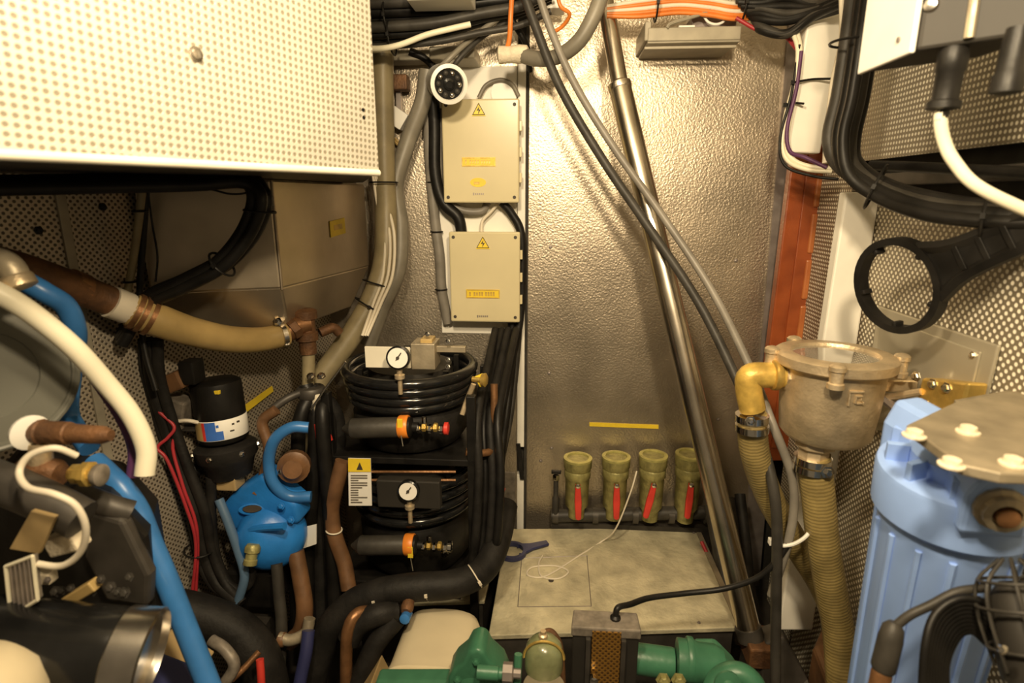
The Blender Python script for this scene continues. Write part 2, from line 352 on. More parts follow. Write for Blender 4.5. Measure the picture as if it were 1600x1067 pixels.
# conduits on port wall beside tank
hose('conduit', [(222, 296, 1.02), (216, 350, 1.02), (206, 420, 1.02), (196, 470, 1.01)], 6, 'khaki_hose', 'slim khaki conduit running down beside the steel tank', 'conduit')
hose('cable', [(229, 296, 1.03), (224, 370, 1.03), (218, 470, 1.02), (226, 545, 1.01), (244, 610, 1.0)], 5, 'black', 'black cable beside the slim khaki conduit', 'cable')
g = 'thin dark wires hanging in front of the tank side'
hose('thin_wire', [(231, 296, 1.0), (238, 350, 1.01), (246, 400, 1.0), (243, 440, 1.0)], 1.6, 'black', 'single thin dark wire hanging beside the steel tank', 'wire')
tie(P(218, 330, 1.02), (0, 0, 1), .011, 'black cable tie on the slim khaki conduit', 'ties on the khaki conduit'); tie(P(203, 440, 1.02), (0, 0, 1), .011, 'black cable tie on the slim khaki conduit', 'ties on the khaki conduit')

# ================================================================== CONDUITS BETWEEN TANK AND BOXES
hose('hose', [(597, 60, 1.5), (598, 150, 1.5), (600, 260, 1.48), (603, 340, 1.45), (600, 410, 1.43), (580, 470, 1.40), (545, 530, 1.36), (505, 585, 1.32), (488, 620, 1.3)], 17, 'khaki_hose', 'long khaki hose running from ceiling to the bronze tee', n=14)
hose('hose', [(668, 110, 1.53), (660, 160, 1.53), (636, 225, 1.53), (618, 290, 1.51), (625, 350, 1.50), (622, 420, 1.48), (598, 475, 1.46), (575, 540, 1.43)], 13, 'grey_hose', 'grey hose crossing behind the long khaki hose', n=12)
g = 'white signal wires strapped to the khaki hose'
for i, dx in enumerate((0, 8, 15)):
    hose('signal_wire', [(582+dx*.3, 268, 1.455), (590+dx, 320, 1.44), (601+dx, 370, 1.42), (598+dx, 430, 1.40), (583+dx*.8, 475, 1.375), (566+dx*.5, 525, 1.33)], 2.6, 'white_wire', 'thin pale signal wire strapped to the long khaki hose', 'wire', g)
for (x, y, Y, d) in ((600, 285, 1.46, (0, 0, 1)), (588, 443, 1.41, (.3, .2, 1)), (574, 476, 1.39, (.6, .3, 1))):
    tie(P(x, y, Y), d, .034, 'black cable tie strapping wires to the long khaki hose', 'ties on the khaki hose')
# clutter in the corner behind
cb = thing('junction_bracket', 'small rusty bracket with white block behind the grey hose', 'bracket')
MB().box(P(625, 130, 1.55), .022, .02, .018).build('plate', 'rust', cb, False, .003)
MB().box(P(622, 185, 1.56), (.018, 0, -.012), (0, .014, 0), (.012, 0, .018)).build('block', 'white', cb, False, .002)
MB().box(P(624, 160, 1.57), .006, .008, .03).build('stem', 'edge_metal', cb, False)
for i in range(3): MB().tube([P(608+i*9, 212+i*4, 1.57), P(632+i*6, 236+i*3, 1.57)], .004, 6).build('rib', 'tan_hose', cb)
hose('conduit', [(672, 165, 1.56), (670, 230, 1.57), (678, 330, 1.575), (687, 400, 1.575), (690, 450, 1.575), (700, 505, 1.575)], 8, 'grey_pvc', 'grey conduit running down left of the junction boxes', 'conduit')
hose('cable', [(676, 130, 1.54), (679, 200, 1.55), (680, 270, 1.55), (692, 315, 1.55), (716, 340, 1.55), (722, 372, 1.555)], 9, 'black', 'thick black cable entering the top of the lower junction box', 'cable')
hose('cable', [(688, 170, 1.57), (687, 260, 1.57), (690, 300, 1.56), (718, 327, 1.565), (752, 330, 1.57), (762, 316, 1.57)], 6, 'grey_pvc', 'grey cable looping between the two junction boxes', 'cable')
for y in (285, 362, 452): tie(P(676+(y-285)*.08, y, 1.575), (0, 0, 1), .016, 'black cable tie on the grey conduit left of junction boxes', 'ties on the grey conduit')
hose('cable', [(784, 316, 1.56), (800, 335, 1.565), (814, 365, 1.565), (816, 430, 1.565), (812, 500, 1.56), (800, 560, 1.53), (788, 620, 1.48), (776, 690, 1.42), (772, 740, 1.38)], 6.5, 'black', 'black cable running down right of the lower junction box', 'cable')
hose('cable', [(800, 505, 1.565), (800, 560, 1.55), (792, 640, 1.49), (784, 700, 1.42), (778, 780, 1.36)], 7, 'black', 'black cable leaving the bottom of the lower junction box', 'cable')
hose('cable', [(812, 505, 1.57), (806, 580, 1.55), (796, 660, 1.5), (780, 740, 1.43), (776, 800, 1.36)], 5, 'dark_grey', 'dark grey cable from lower junction box to compressors', 'cable')
hose('wire', [(752, 362, 1.565), (754, 345, 1.565), (768, 330, 1.565), (778, 318, 1.565)], 2.5, 'white_wire', 'thin pink wire between the two junction boxes', 'wire')
hose('wire', [(748, 153, 1.575), (760, 133, 1.575), (782, 125, 1.575), (800, 132, 1.575), (810, 150, 1.575)], 3.5, 'grey_hose', 'short grey wire arching above the upper junction box', 'wire')
# ================================================================== JUNCTION BOXES
def jbox(label, x0, y0, x1, y1, ytri, ylab, yoval, ylogo):
    t = thing('junction_box', label, 'junction box'); Yf = YB-.075
    a = P(x0, y0, Yf); b = P(x1, y1, Yf); cx = (a.x+b.x)/2; cz = (a.z+b.z)/2; hx = (b.x-a.x)/2; hz = (a.z-b.z)/2
    MB().box((cx, (Yf+YB)/2+.006, cz), hx*.97, (YB-Yf)/2-.008, hz*.975).build('body', 'box_cream', t, False, .004)
    lid = MB().box((cx, Yf+.009, cz), hx, .009, hz).build('lid', 'box_cream', t, False, .004)
    for sx in (-1, 1):
        for sz in (-1, 1): MB().lathe((cx+sx*(hx-.012), Yf+.001, cz+sz*(hz-.014)), (0, -1, 0), [(.0045, 0), (.0045, .002), (.0015, .002)], 10).build('screw', 'ink', lid)
    for sz in (-.5, 0, .5): MB().box((cx+hx+.002, Yf+.02, cz+sz*hz), .004, .008, .012).build('hinge', 'box_cream', t, False, .001)
    X = (x0+x1)/2-2; s = S(P(X, ytri, Yf))
    def quad(px, py, w, h, m, off, par, nm):
        p = P(px, py, Yf); p.y = Yf-off
        return MB().box(p, w*s/2, .0004, h*s/2).build(nm, m, par, False)
    p = P(X, ytri, Yf); p.y = Yf-.001; k = 11*s
    st = MB().prism([p+V((-k, 0, -k*.8)), p+V((k, 0, -k*.8)), p+V((0, 0, k))], (0, -.0006, 0)).build('warning_triangle', 'yellow', lid, False)
    for i in range(3):
        aa = math.radians(90+120*i); bb = math.radians(210+120*i)
        MB().tube([p+V((math.cos(aa)*k*1.0, -.001, math.sin(aa)*k*1.0-k*.12)), p+V((math.cos(bb)*k*1.0, -.001, math.sin(bb)*k*1.0-k*.12))], .0009, 5).build('border', 'ink', st)
    MB().prism([p+V((.1*k, -.0008, .5*k)), p+V((-.3*k, -.0008, -.1*k)), p+V((0, -.0008, -.05*k)), p+V((-.1*k, -.0008, -.6*k)), p+V((.3*k, -.0008, .08*k)), p+V((0, -.0008, .03*k))], (0, -.0005, 0)).build('lightning_mark', 'ink', st, False)
    lb = quad(X, ylab, 54, 14, 'yellow', .001, lid, 'warning_label')
    for dx, dy, w_, h_ in ((0, -6, 50, 1.3), (0, 6, 50, 1.3), (-25.5, 0, 1.3, 12), (25.5, 0, 1.3, 12)): quad(X+dx, ylab+dy, w_, h_, 'brass_paint', .0016, lb, 'border')
    for dx in (-20, -13, -9, -5, -1, 5, 9, 13, 17):      # print too small to read
        quad(X+dx, ylab, 2.6, 6.5 if dx != -9 else 5, 'brass_paint', .0016, lb, 'letter_mark')
    if yoval:
        o = P(X-1, yoval, Yf); o.y = Yf; so = MB().lathe(o, (0, -1, 0), [(13*s, 0), (13*s, .0008)], 20, 1, .55).build('oval_sticker', 'yellow', lid, False)
        quad(X-3, yoval+1, 9, 4, 'brass_paint', .0014, so, 'letter_mark')
    for dx in (-8, -5, -2, 1, 4, 7): quad(X+dx, ylogo, 2.0, 2.6 if dx > -8 else 4, 'edge_metal', .0008, lid, 'logo_mark')
    return t
jbox('upper cream junction box with oval yellow sticker below the surveillance camera', 689, 155, 811, 317, 172, 253, 285, 303)
jbox('lower cream junction box above the compressors, without oval sticker', 701, 362, 812, 504, 380, 459, None, 494)
wp = MB().lathe(P(788, 145, 1.582), (0, -1, 0), [(.034, 0), (.034, .003)], 24).build('round_plate', 'white', None, False); tag(wp, 'round white plate on the wall above the upper junction box', 'plate')
# ================================================================== SURVEILLANCE CAMERA
sc = thing('surveillance_camera', 'white bullet surveillance camera with a ring of infrared diodes above the upper junction box', 'camera')
c = P(700, 131, 1.42); ax = (CAM+V((.25, 0, -.1))-c).normalized(); r = 29*S(c)
MB().lathe(c-ax*.10, ax, [(r*.55, 0), (r*.92, .008), (r*.95, .10), (r, .104), (r, .118), (r*.80, .120), (r*.76, .112)], 32).build('body', 'white', sc)
MB().lathe(c+ax*.005, ax, [(r*.80, 0), (r*.78, .008), (r*.3, .008)], 28).build('front_glass', 'black_gloss', sc)
u, v_, _ = basis(ax)
for i in range(10):
    a_ = 2*math.pi*i/10; MB().lathe(c+ax*.012+(u*math.cos(a_)+v_*math.sin(a_))*r*.56, ax, [(.0055, 0), (.0055, .003), (.003, .0055), (.0005, .006)], 10).build('diode', 'steel' if i % 2 else 'dark_grey', sc)
MB().lathe(c+ax*.012, ax, [(r*.30, 0), (r*.30, .006), (r*.18, .008), (r*.18, .006)], 20).build('lens', 'black_gloss', sc)
MB().tube([c-ax*.05, c-ax*.06+V((0, .04, .05)), P(712, 86, 1.5)], .012, 10).build('mount_arm', 'white', sc)
MB().box(P(712, 90, 1.54), .055, .055, .014).build('mount_plate', 'tray_cream', sc, False, .003)
hose('camera_cable', [(690, 128, 1.44), (684, 112, 1.42), (702, 92, 1.41), (735, 62, 1.43), (775, 32, 1.45), (830, 0, 1.47)], 4.5, 'grey_hose', 'grey cable curving from the back of the surveillance camera to the ceiling', 'cable')
hose('camera_cable', [(704, 118, 1.44), (715, 95, 1.42), (748, 62, 1.44), (785, 38, 1.46), (835, 12, 1.48)], 4, 'dark_grey', 'dark cable running over the surveillance camera to the ceiling', 'cable')
hose('cable', [(640, 80, 1.52), (665, 92, 1.53), (678, 110, 1.53), (676, 150, 1.54)], 6, 'black', 'short black cable beside the surveillance camera', 'cable')
bar = MB().box(P(670, 90, 1.555), .11, .03, .012).build('ceiling_rail', 'tray_cream', None, False, .003); tag(bar, 'pale metal rail on the wall behind the surveillance camera', 'rail')
# ================================================================== TOP CABLES
g = 'black cables along the top of the aft wall'
for i, (y0, y1, r) in enumerate(((4, -18, 9), (18, -4, 9), (30, 2, 8), (42, 10, 8), (54, 16, 7), (64, 22, 6), (72, 40, 5))):
    Y = 1.40+.02*(i % 3)
    hose('trunk_cable', [(520, y0+2, Y), (600, y0, Y), (680, y0*.8+y1*.2, Y), (750, y0*.35+y1*.65, Y+.01), (810, y1, Y+.02), (860, y1-22, Y+.03)], r, 'black' if i % 3 else 'dark_grey', 'black cable in the bundle along the top of the aft wall' if i % 3 else 'dark grey cable in the bundle along the top of the aft wall', 'cable', g)
hose('trunk_cable', [(540, 73, 1.375), (590, 76, 1.375), (625, 70, 1.375), (665, 55, 1.375), (700, 46, 1.38), (735, 38, 1.39)], 4.5, 'white_hose', 'cream cable crossing below the black ceiling bundle', 'cable')
for (x, y) in ((606, 30), (612, 60)): tie(P(x, y, 1.41), (1, 0, .1), .035, 'black cable tie around the black ceiling bundle', 'ties on the ceiling bundle')
lp = MB().box(P(690, -6, 1.36), .068, .04, .018).build('ceiling_plate', 'white', None, False, .003); tag(lp, 'white plate above the black ceiling cables', 'plate')
hose('wire', [(800, -10, 1.40), (798, 25, 1.40), (796, 60, 1.41), (790, 84, 1.42)], 4, 'orange_wire', 'red-orange wire hanging to the white taped joint', 'wire')
hose('hose', [(815, 86, 1.42), (840, 92, 1.40), (872, 88, 1.38), (905, 64, 1.36), (930, 20, 1.35), (945, -25, 1.35)], 12, 'grey_hose', 'grey hose bending from the white taped joint to the ceiling', n=12)
tp = MB().lathe(P(777, 86, 1.42), (1, 0, .02), [(.010, 0), (.019, .004), (.018, .03), (.020, .05), (.018, .068), (.012, .072)], 14).build('taped_joint', 'tape', None); tag(tp, 'joint wrapped in white tape beside the grey hose', 'taped joint')
g = 'orange wires running along the ceiling'
for i, (dy, m) in enumerate(((0, 'white_wire'), (6, 'orange_wire'), (-6, 'orange_wire'), (-12, 'white_wire'), (12, 'orange_wire'))):
    hose('power_wire', [(948, 18+dy*.6, 1.43), (1000, 14+dy, 1.43), (1060, 8+dy, 1.43), (1110, 12+dy, 1.43), (1150, 18+dy, 1.43), (1195, 14+dy, 1.44)], 3.3, m, 'orange wire running along the ceiling above the metal tray' if 'orange' in m else 'cream wire among the orange ceiling wires', 'wire', g if 'orange' in m else 'cream wires among the orange ceiling wires')
for x in (1025, 1160): tie(P(x, 10, 1.43), (1, 0, 0), .030, 'black cable tie around the orange ceiling wires', 'ties on the orange wires')
hose('wire', [(1098, 22, 1.44), (1106, 34, 1.44), (1118, 38, 1.44), (1130, 34, 1.44), (1136, 22, 1.44)], 2, 'white', 'small white wire loop below the orange wires', 'wire')
hose('wire', [(870, -12, 1.40), (876, 10, 1.40), (890, 22, 1.41), (880, 40, 1.43), (862, 52, 1.44)], 3, 'orange_wire', 'short orange wire curling beside the grey ceiling hose', 'wire')
wt = MB().box(P(862, 10, 1.50), .03, .03, .012).build('ceiling_block', 'white', None, False, .003); tag(wt, 'small white block on the ceiling behind the grey hose', 'block')
# metal tray
tr = thing('metal_tray', 'shallow cream metal tray fixed high on the aft wall under the orange wires', 'tray')
a = P(1015, 30, 1.42); b = P(1160, 58, 1.42)
MB().box(((a.x+b.x)/2, 1.51, b.z), (b.x-a.x)/2, .075, .006).build('base', 'tray_cream', tr, False, .002)
MB().box((a.x, 1.51, (a.z+b.z)/2), .007, .075, (a.z-b.z)/2).build('side', 'tray_cream', tr, False, .002)
MB().box(((a.x+b.x)/2, 1.436, b.z+.012), (b.x-a.x)/2, .004, .014).build('rim', 'tray_cream', tr, False, .002)
MB().box(((a.x+b.x)/2-.005, 1.445, b.z-.013), (b.x-a.x)/2, .003, .003).build('lower_rail', 'tray_cream', tr, False, .001)
MB().box(P(1070, 52, 1.46), .018, .02, .012).build('terminal', 'white', tr, False, .002)
MB().box(P(1110, 46, 1.50), .05, .03, .022).build('module', 'edge_metal', tr, False, .003)
MB().tube([P(1042, 44, 1.43), P(1050, 36, 1.43), P(1090, 24, 1.43), P(1110, 16, 1.43)], .004, 8).build('hook', 'tray_cream', tr)
# black clutter right of the tray
g = 'black cables gathered at the top right of the aft wall'
for i in range(8):
    y = -6+i*9; hose('gathered_cable', [(1150+i*5, y*.6+2, 1.42), (1190, y*.9+random.uniform(-6, 6), 1.40), (1230, y+random.uniform(-8, 8), 1.37), (1275, y*.5+8-i*2, 1.33), (1318+i*2, -16+i*2, 1.26)], 7, 'black' if i % 3 else 'dark_grey', 'black cable gathered above the mahogany door frame' if i % 3 else 'dark grey cable gathered above the mahogany door frame', 'cable', g)
hose('wire', [(1150, 28, 1.42), (1190, 50, 1.41), (1225, 56, 1.40), (1246, 78, 1.38)], 3, 'red_wire', 'red wire among black cables above the door frame', 'wire')
g = 'cream wires looping beside the upper cream post'
for i, dx in enumerate((0, 7)):
    hose('looped_wire', [(1238+dx, 48, 1.37), (1247+dx*.5, 80, 1.35), (1241+dx*.6, 130, 1.345), (1228+dx, 180, 1.345), (1222+dx, 225, 1.345), (1232+dx*.8, 252-dx*.6, 1.34), (1262, 265-dx*.8, 1.33), (1300, 268-dx*.6, 1.31)], 3.6, 'white_hose', 'cream wire looping down beside the upper cream post', 'wire', g)
hose('looped_wire', [(1252, 80, 1.345), (1244, 140, 1.34), (1230, 200, 1.34), (1234, 236, 1.335), (1258, 246, 1.33), (1292, 262, 1.31)], 3, 'purple', 'purple wire beside the cream looped wires', 'wire')
hose('looped_wire', [(1249, 70, 1.35), (1236, 150, 1.34), (1219, 215, 1.34), (1226, 258, 1.335), (1270, 275, 1.32), (1310, 280, 1.30)], 2.2, 'black', 'thin black wire beside the cream looped wires', 'wire')
for (x0, y0, x1, y1) in ((1238, 129, 1298, 123), (1226, 164, 1256, 162)):
    t = thing('cable_tie', 'black cable tie strapped across the upper cream post', 'cable tie', 'ties across the cream post')
    MB().tube([P(x0, y0, 1.338), P((x0+x1)/2, (y0+y1)/2-2, 1.352), P(x1, y1, 1.338)], .0025, 6).build('strap', 'black', t)
    MB().box(P(x0, y0, 1.336), .004, .003, .004).build('clasp', 'black', t, False)
# big black bundle on the starboard side
g = 'thick black cables bending along the starboard wall'
for i, (dx, dy, dY, r) in enumerate(((-16, 0, .03, 11), (0, 6, .0, 12), (15, 2, .01, 11), (6, 14, -.03, 9), (-6, -6, .05, 9), (24, -6, .03, 9))):
    hose('bundle_cable', [(1352+dx, -30, 1.10+dY), (1340+dx, 60, 1.12+dY), (1326+dx, 150, 1.12+dY), (1312+dx, 215, 1.12+dY), (1322+dx*.7, 258+dy, 1.10+dY), (1368+dx*.3, 290+dy*1.2, 1.04+dY*.5), (1440, 314+dy*1.4, .95+dY*.5), (1530, 328+dy*1.2, .87+dY*.4), (1680, 338+dy, .78+dY*.3)], r, 'black' if i % 2 else 'dark_grey', 'thick black cable in the bundle bending below the upper perforated panel' if i % 2 else 'thick dark grey cable in the bundle bending below the upper perforated panel', 'cable', g)
for (x, y, Y, d) in ((1334, 66, 1.12, (0, 0, 1)), (1368, 292, 1.05, (1, -.6, -.4)), (1540, 336, .87, (1, -.8, 0))):
    tie(P(x, y, Y), d, .037, 'black cable tie around the thick starboard bundle', 'ties on the starboard bundle')
hose('bundle_cable', [(1362, 258, 1.14), (1450, 262, 1.02), (1560, 268, .90), (1700, 275, .78)], 10, 'black', 'straight black cable in the dark gap between the perforated panels', 'cable')
hose('bundle_cable', [(1316, -20, 1.18), (1316, 60, 1.19), (1302, 130, 1.19), (1294, 200, 1.18), (1290, 255, 1.17)], 5, 'white_wire', 'pale cable behind the thick starboard bundle', 'cable')
# ================================================================== WHITE / BLACK CONTROL BOX top right
cb = thing('control_box', 'black control box with a cream side hanging at the upper starboard side', 'control box')
p_a = P(1350, 97, .86); p_b = P(1432, 82, .74); p_c = P(1660, 66, .66); z_ = p_a.z
fa = V((p_a.x, p_a.y, 0)); fb = V((p_b.x, p_b.y, 0)); fc = V((p_c.x, p_c.y, 0)); fdv = fa+fc-fb
zA, zB, zC_ = p_a.z, p_b.z, p_c.z; zm = (zA+zB+zC_)/3
MB().prism([fa+V((0, 0, zm)), fb+V((0, 0, zm)), fc+V((0, 0, zm)), fdv+V((0, 0, zm))], (0, 0, .30)).build('body', 'box_dark', cb, False, .004)
e1 = (fb-fa); nn = V((e1.y, -e1.x, 0)).normalized(); nn = nn if nn.dot(-fa) > 0 else -nn
MB().prism([fa+nn*.001+V((0, 0, zm-.002)), fb+nn*.001+V((0, 0, zm-.002)), fb+nn*.001+V((0, 0, zm+.30)), fa+nn*.001+V((0, 0, zm+.30))], nn*.006).build('side_plate', 'white', cb, False, .002)
e2 = (fc-fb).normalized(); n2 = V((e2.y, -e2.x, 0)); n2 = n2 if n2.dot(-fb) > 0 else -n2
def onfront(x, y):
    d = ray(x, y); return CAM+d*((fb-CAM).dot(n2)/d.dot(n2))
def onside(x, y):
    d = ray(x, y); return CAM+d*((fa+nn*.007-CAM).dot(nn)/d.dot(nn))
MB().lathe(onside(1405, 62), nn, [(.0035, 0), (.003, .002)], 8).build('screw', 'edge_metal', cb)
MB().lathe(onfront(1455, 8), n2, [(.008, 0), (.006, .005), (.002, .006)], 12).build('screw', 'steel', cb)
q = onfront(1516, 60); MB().tube([onfront(1526, -20)+n2*.002, onfront(1514, 60)+n2*.002], .005, 8).build('trim_rod', 'filter_metal', cb)
gl = MB(); gp = P(1490, 84, .73); gd = V((-.03, 0, -1)); rr = 21*S(gp)
gl.lathe(gp, gd, [(rr*.8, -.01), (rr, 0), (rr, .018), (rr*.9, .020), (rr*.9, .048), (rr*1.15, .050), (rr*1.15, .057), (rr*.5, .059), (rr*.45, .07)], 18).build('cable_gland', 'black', cb)
gp2 = P(1590, 60, .66); gl2 = MB(); gl2.lathe(gp2, gd, [(rr*.7, -.01), (rr*.8, 0), (rr*.8, .03), (rr*.95, .034), (rr*.95, .05), (rr*.4, .052)], 18).build('cable_gland', 'black', cb)
hose('supply_cable', [gp+gd*.052, gp+gd*.068, P(1475, 220, .73), P(1492, 254, .725), P(1532, 294, .715), P(1640, 345, .70)], 9.5, 'white_hose', 'white supply cable dropping from the black control box', 'cable', n=14)
# ================================================================== FILTER WRENCH (black) on the starboard wall
def wrench(name, label, m, C, ex, ey, en, R, rin, hl, hw, th, teeth=5, ridge=True, sqx=1):
    t = thing(name, label, 'wrench'); N_ = 40; vs = []; fs = []
    for i in range(N_):
        a_ = 2*math.pi*i/N_; dr = ex*math.cos(a_)*sqx+ey*math.sin(a_)
        for rr_ in (rin, R):
            for q in (-th/2, th/2): vs.append(C+dr*rr_+en*q)
    for i in range(N_):
        a, b = i*4, (i+1) % N_*4
        fs += [(a, a+1, b+1, b), (a+2, b+2, b+3, a+3), (a, b, b+2, a+2), (a+1, a+3, b+3, b+1)]
    MB().add(vs, fs).build('ring', m, t, True)
    for i in range(teeth):
        a_ = 2*math.pi*(i+.35)/teeth; dr = ex*math.cos(a_)*sqx+ey*math.sin(a_); tg = -ex*math.sin(a_)*sqx+ey*math.cos(a_)
        MB().box(C+dr*(rin-.002), dr*(R-rin)*.45, tg*R*.055, en*th*.45).build('tooth', m, t, False, .002)
    h0, h1 = R*.95*sqx, R*sqx+hl
    pts = [C+ex*(h0*.72)+ey*R*.62, C+ex*(h0+(h1-h0)*.28)+ey*hw*.75, C+ex*h1+ey*hw*.55, C+ex*h1-ey*hw*.55, C+ex*(h0+(h1-h0)*.28)-ey*hw*.75, C+ex*(h0*.72)-ey*R*.62, C+ex*h0*1.03]
    MB().prism([p-en*th*.3 for p in pts], en*th*.6).build('handle', m, t, False, .002)
    if ridge:
        for s_ in (-1, 1):
            MB().tube([C+ex*h0*.8+ey*R*.52*s_, C+ex*(h0+(h1-h0)*.28)+ey*hw*.68*s_, C+ex*h1+ey*hw*.5*s_], th*.5, 6, 4).build('rib', m, t)
        for k in (.30, .55, .8): MB().box(C+ex*(h0+(h1-h0)*k), ex*.004, ey*hw*.55, en*th*.5).build('cross_rib', m, t, False, .001)
    return t
wc = PX(1404, 446, XR-.09); wh = PX(1600, 362, XR-.03); ex = (wh-wc).normalized()
en = (CAM-wc).normalized(); en = (en*.75+V((-.45, -.1, 0))).normalized(); en = (en-ex*en.dot(ex)).normalized(); ey = en.cross(ex)
sw = S(wc)
wrench('filter_wrench', 'black plastic filter housing wrench hanging on the starboard perforated wall', 'black', wc, ex, ey, en, 76*sw, 65*sw, (wh-wc).length+.02-76*sw, 32*sw, .022, 5, True, .9)
# ================================================================== BRONZE STRAINER
st = thing('water_strainer', 'cast bronze raw water strainer with round sight lid', 'strainer')
cs = P(1298, 600, 1.0); s = S(cs); zt = P(1298, 572, 1.0).z; zbm = P(1298, 690, .98).z; Rb = 74*s; H = zt-zbm
o = V((cs.x, 1.0, zbm))
body = MB().lathe(o, (0, 0, 1), [(Rb*.30, -.01), (Rb*.42, 0), (Rb*.80, .004), (Rb*.90, .014), (Rb*.96, H*.5), (Rb*1.0, H), (Rb*1.02, H+.004)], 40).build('body', 'bronze', st)
MB().lathe(o+V((0, 0, H+.003)), (0, 0, 1), [(Rb*1.12, 0), (Rb*1.16, .003), (Rb*1.16, .018), (Rb*1.10, .022), (Rb*.84, .022), (Rb*.80, .016)], 40).build('lid_ring', 'bronze', st)
MB().lathe(o+V((0, 0, H+.012)), (0, 0, 1), [(Rb*.82, 0), (Rb*.80, .008), (Rb*.4, .010)], 32).build('sight_glass', 'glass_lid', st)
for a_ in (-12, 108, 172, 248):
    dr = V((math.cos(math.radians(a_)), math.sin(math.radians(a_)), 0))
    b_ = MB().lathe(o+dr*Rb*1.22+V((0, 0, H-.012)), (0, 0, 1), [(.008, 0), (.013, .002), (.013, .010), (.0105, .012), (.0105, .030), (.013, .031), (.013, .038), (.010, .041), (.004, .043)], 10).build('lid_bolt', 'bronze', st)
# raised emblem: overlined letter F with small blocks
def onbody(x, y):
    p = P(x, y, 1.0-Rb*.9); d = V((p.x-o.x, p.y-o.y, 0)); d = d.normalized()*Rb*.975; return V((o.x+d.x, o.y+d.y, p.z)), d.normalized()
for (x, y, w_, h_) in ((1335, 610, 26, 3), (1324, 621, 3, 22), (1338, 617, 13, 2.5), (1333, 622, 2.5, 12), (1341, 622, 2.5, 4), (1338, 628, 10, 2.5), (1344, 628, 3, 4)):
    p, d = onbody(x, y); tg = V((-d.y, d.x, 0)); MB().box(p+d*.001, tg*w_*s*.6*.5*1.3, d*.0022, V((0, 0, h_*s*.5))).build('emblem', 'bronze', body, False, .0005)
# inlet boss, brass elbow
ib = P(1226, 586, 1.0); el = P(1172, 588, 1.0); ed = P(1176, 640, 1.0)
MB().lathe(P(1240, 586, 1.0), (-1, 0, .0), [(.026, 0), (.026, .018), (.020, .020), (.020, .03)], 6).build('inlet_nut', 'bronze', st)
MB().tube([ib, P(1200, 586, 1.0), el, P(1170, 610, 1.0), ed], .0225, 14).build('elbow', 'brass_paint', st)
MB().lathe(P(1218, 586, 1.0), (-1, 0, 0), [(.025, 0), (.027, .003), (.027, .012), (.024, .014)], 16).build('elbow_collar', 'brass', st)
nk = MB().lathe(V((o.x-.02, .985, zbm+.004)), (.0, 0, -1), [(.034, 0), (.034, .014), (.026, .018), (.026, .05)], 8).build('outlet_nut', 'bronze', st)
mbk = thing('strainer_bracket', 'brass mounting bracket with bolts between strainer and access plate', 'bracket')
ba, bb, bc, bd = PX(1440, 590, .60), PX(1512, 598, .60), PX(1496, 668, .60), PX(1425, 655, .60)
MB().prism([ba, bb, bc, bd], (.03, 0, 0)).build('plate', 'brass', mbk, False, .004)
MB().box(PX(1400, 600, .595), .03, .012, .012).build('arm', 'bronze', mbk, False, .004)
for (x, y) in ((1432, 588), (1458, 600), (1480, 606), (1446, 632)): bolt(mbk, PX(x, y, .60), (-1, -.2, 0), .006, 'chrome')
MB().tube([P(1372, 615, 1.0), P(1392, 632, .98), P(1420, 655, .95)], .008, 8).build('stay', 'edge_metal', mbk)
MB().tube([P(1360, 612, 1.0), P(1385, 620, .99), PX(1440, 612, .60)], .006, 8).build('stay', 'bronze', mbk)
# hoses of the strainer
h1 = thing('intake_hose', 'olive spiral hose clamped to the brass elbow of the strainer', 'hose')
MB().tube([P(1174, 648, 1.0), P(1180, 710, 1.02), P(1204, 780, 1.05), P(1244, 850, 1.07), P(1284, 915, 1.08), P(1306, 975, 1.08), P(1312, 1040, 1.06), P(1312, 1110, 1.04)], .0262, 14, 6, .010, .007).build('tube', 'olive_hose', h1)
m_ = MB(); clamp(m_, P(1175, 652, 1.0), (.05, 0, -1), .0275); clamp(m_, P(1175, 668, 1.0), (.05, 0, -1), .0275); m_.build('hose_clamp', 'chrome', h1)
bolt(h1, P(1172, 657, .97), (0, -1, 0), .006, 'chrome', 'clamp_screw')
h2 = thing('outlet_hose', 'olive spiral hose hanging from the bottom of the bronze strainer', 'hose')
x_, y_ = o.x-.02, .985
MB().tube([V((x_, y_, zbm-.03)), P(1278, 770, .985), P(1286, 850, .99), P(1300, 930, 1.0), P(1310, 990, 1.0), P(1316, 1080, .98)], .0285, 14, 6, .010, .007).build('tube', 'olive_hose', h2)
m_ = MB(); clamp(m_, V((x_, y_, zbm-.037)), (0, 0, -1), .0300); clamp(m_, V((x_, y_, zbm-.052)), (0, 0, -1), .0300); m_.build('hose_clamp', 'chrome', h2)
bolt(h2, V((x_+.012, y_-.032, zbm-.045)), (0, -1, 0), .008, 'chrome', 'clamp_screw')
t = thing('cable_tie', 'white cable tie looped around the olive hoses', 'cable tie')
MB().tube([P(1205, 842, 1.02), P(1215, 852, .99), P(1240, 850, .98), P(1262, 835, .98), P(1266, 815, 1.0), P(1258, 790, 1.02), P(1248, 740, 1.02), P(1250, 700, 1.02)], .0036, 8).build('loop', 'white', t)
MB().box(P(1208, 846, 1.0), .008, .006, .006).build('clasp', 'white', t, False, .001)
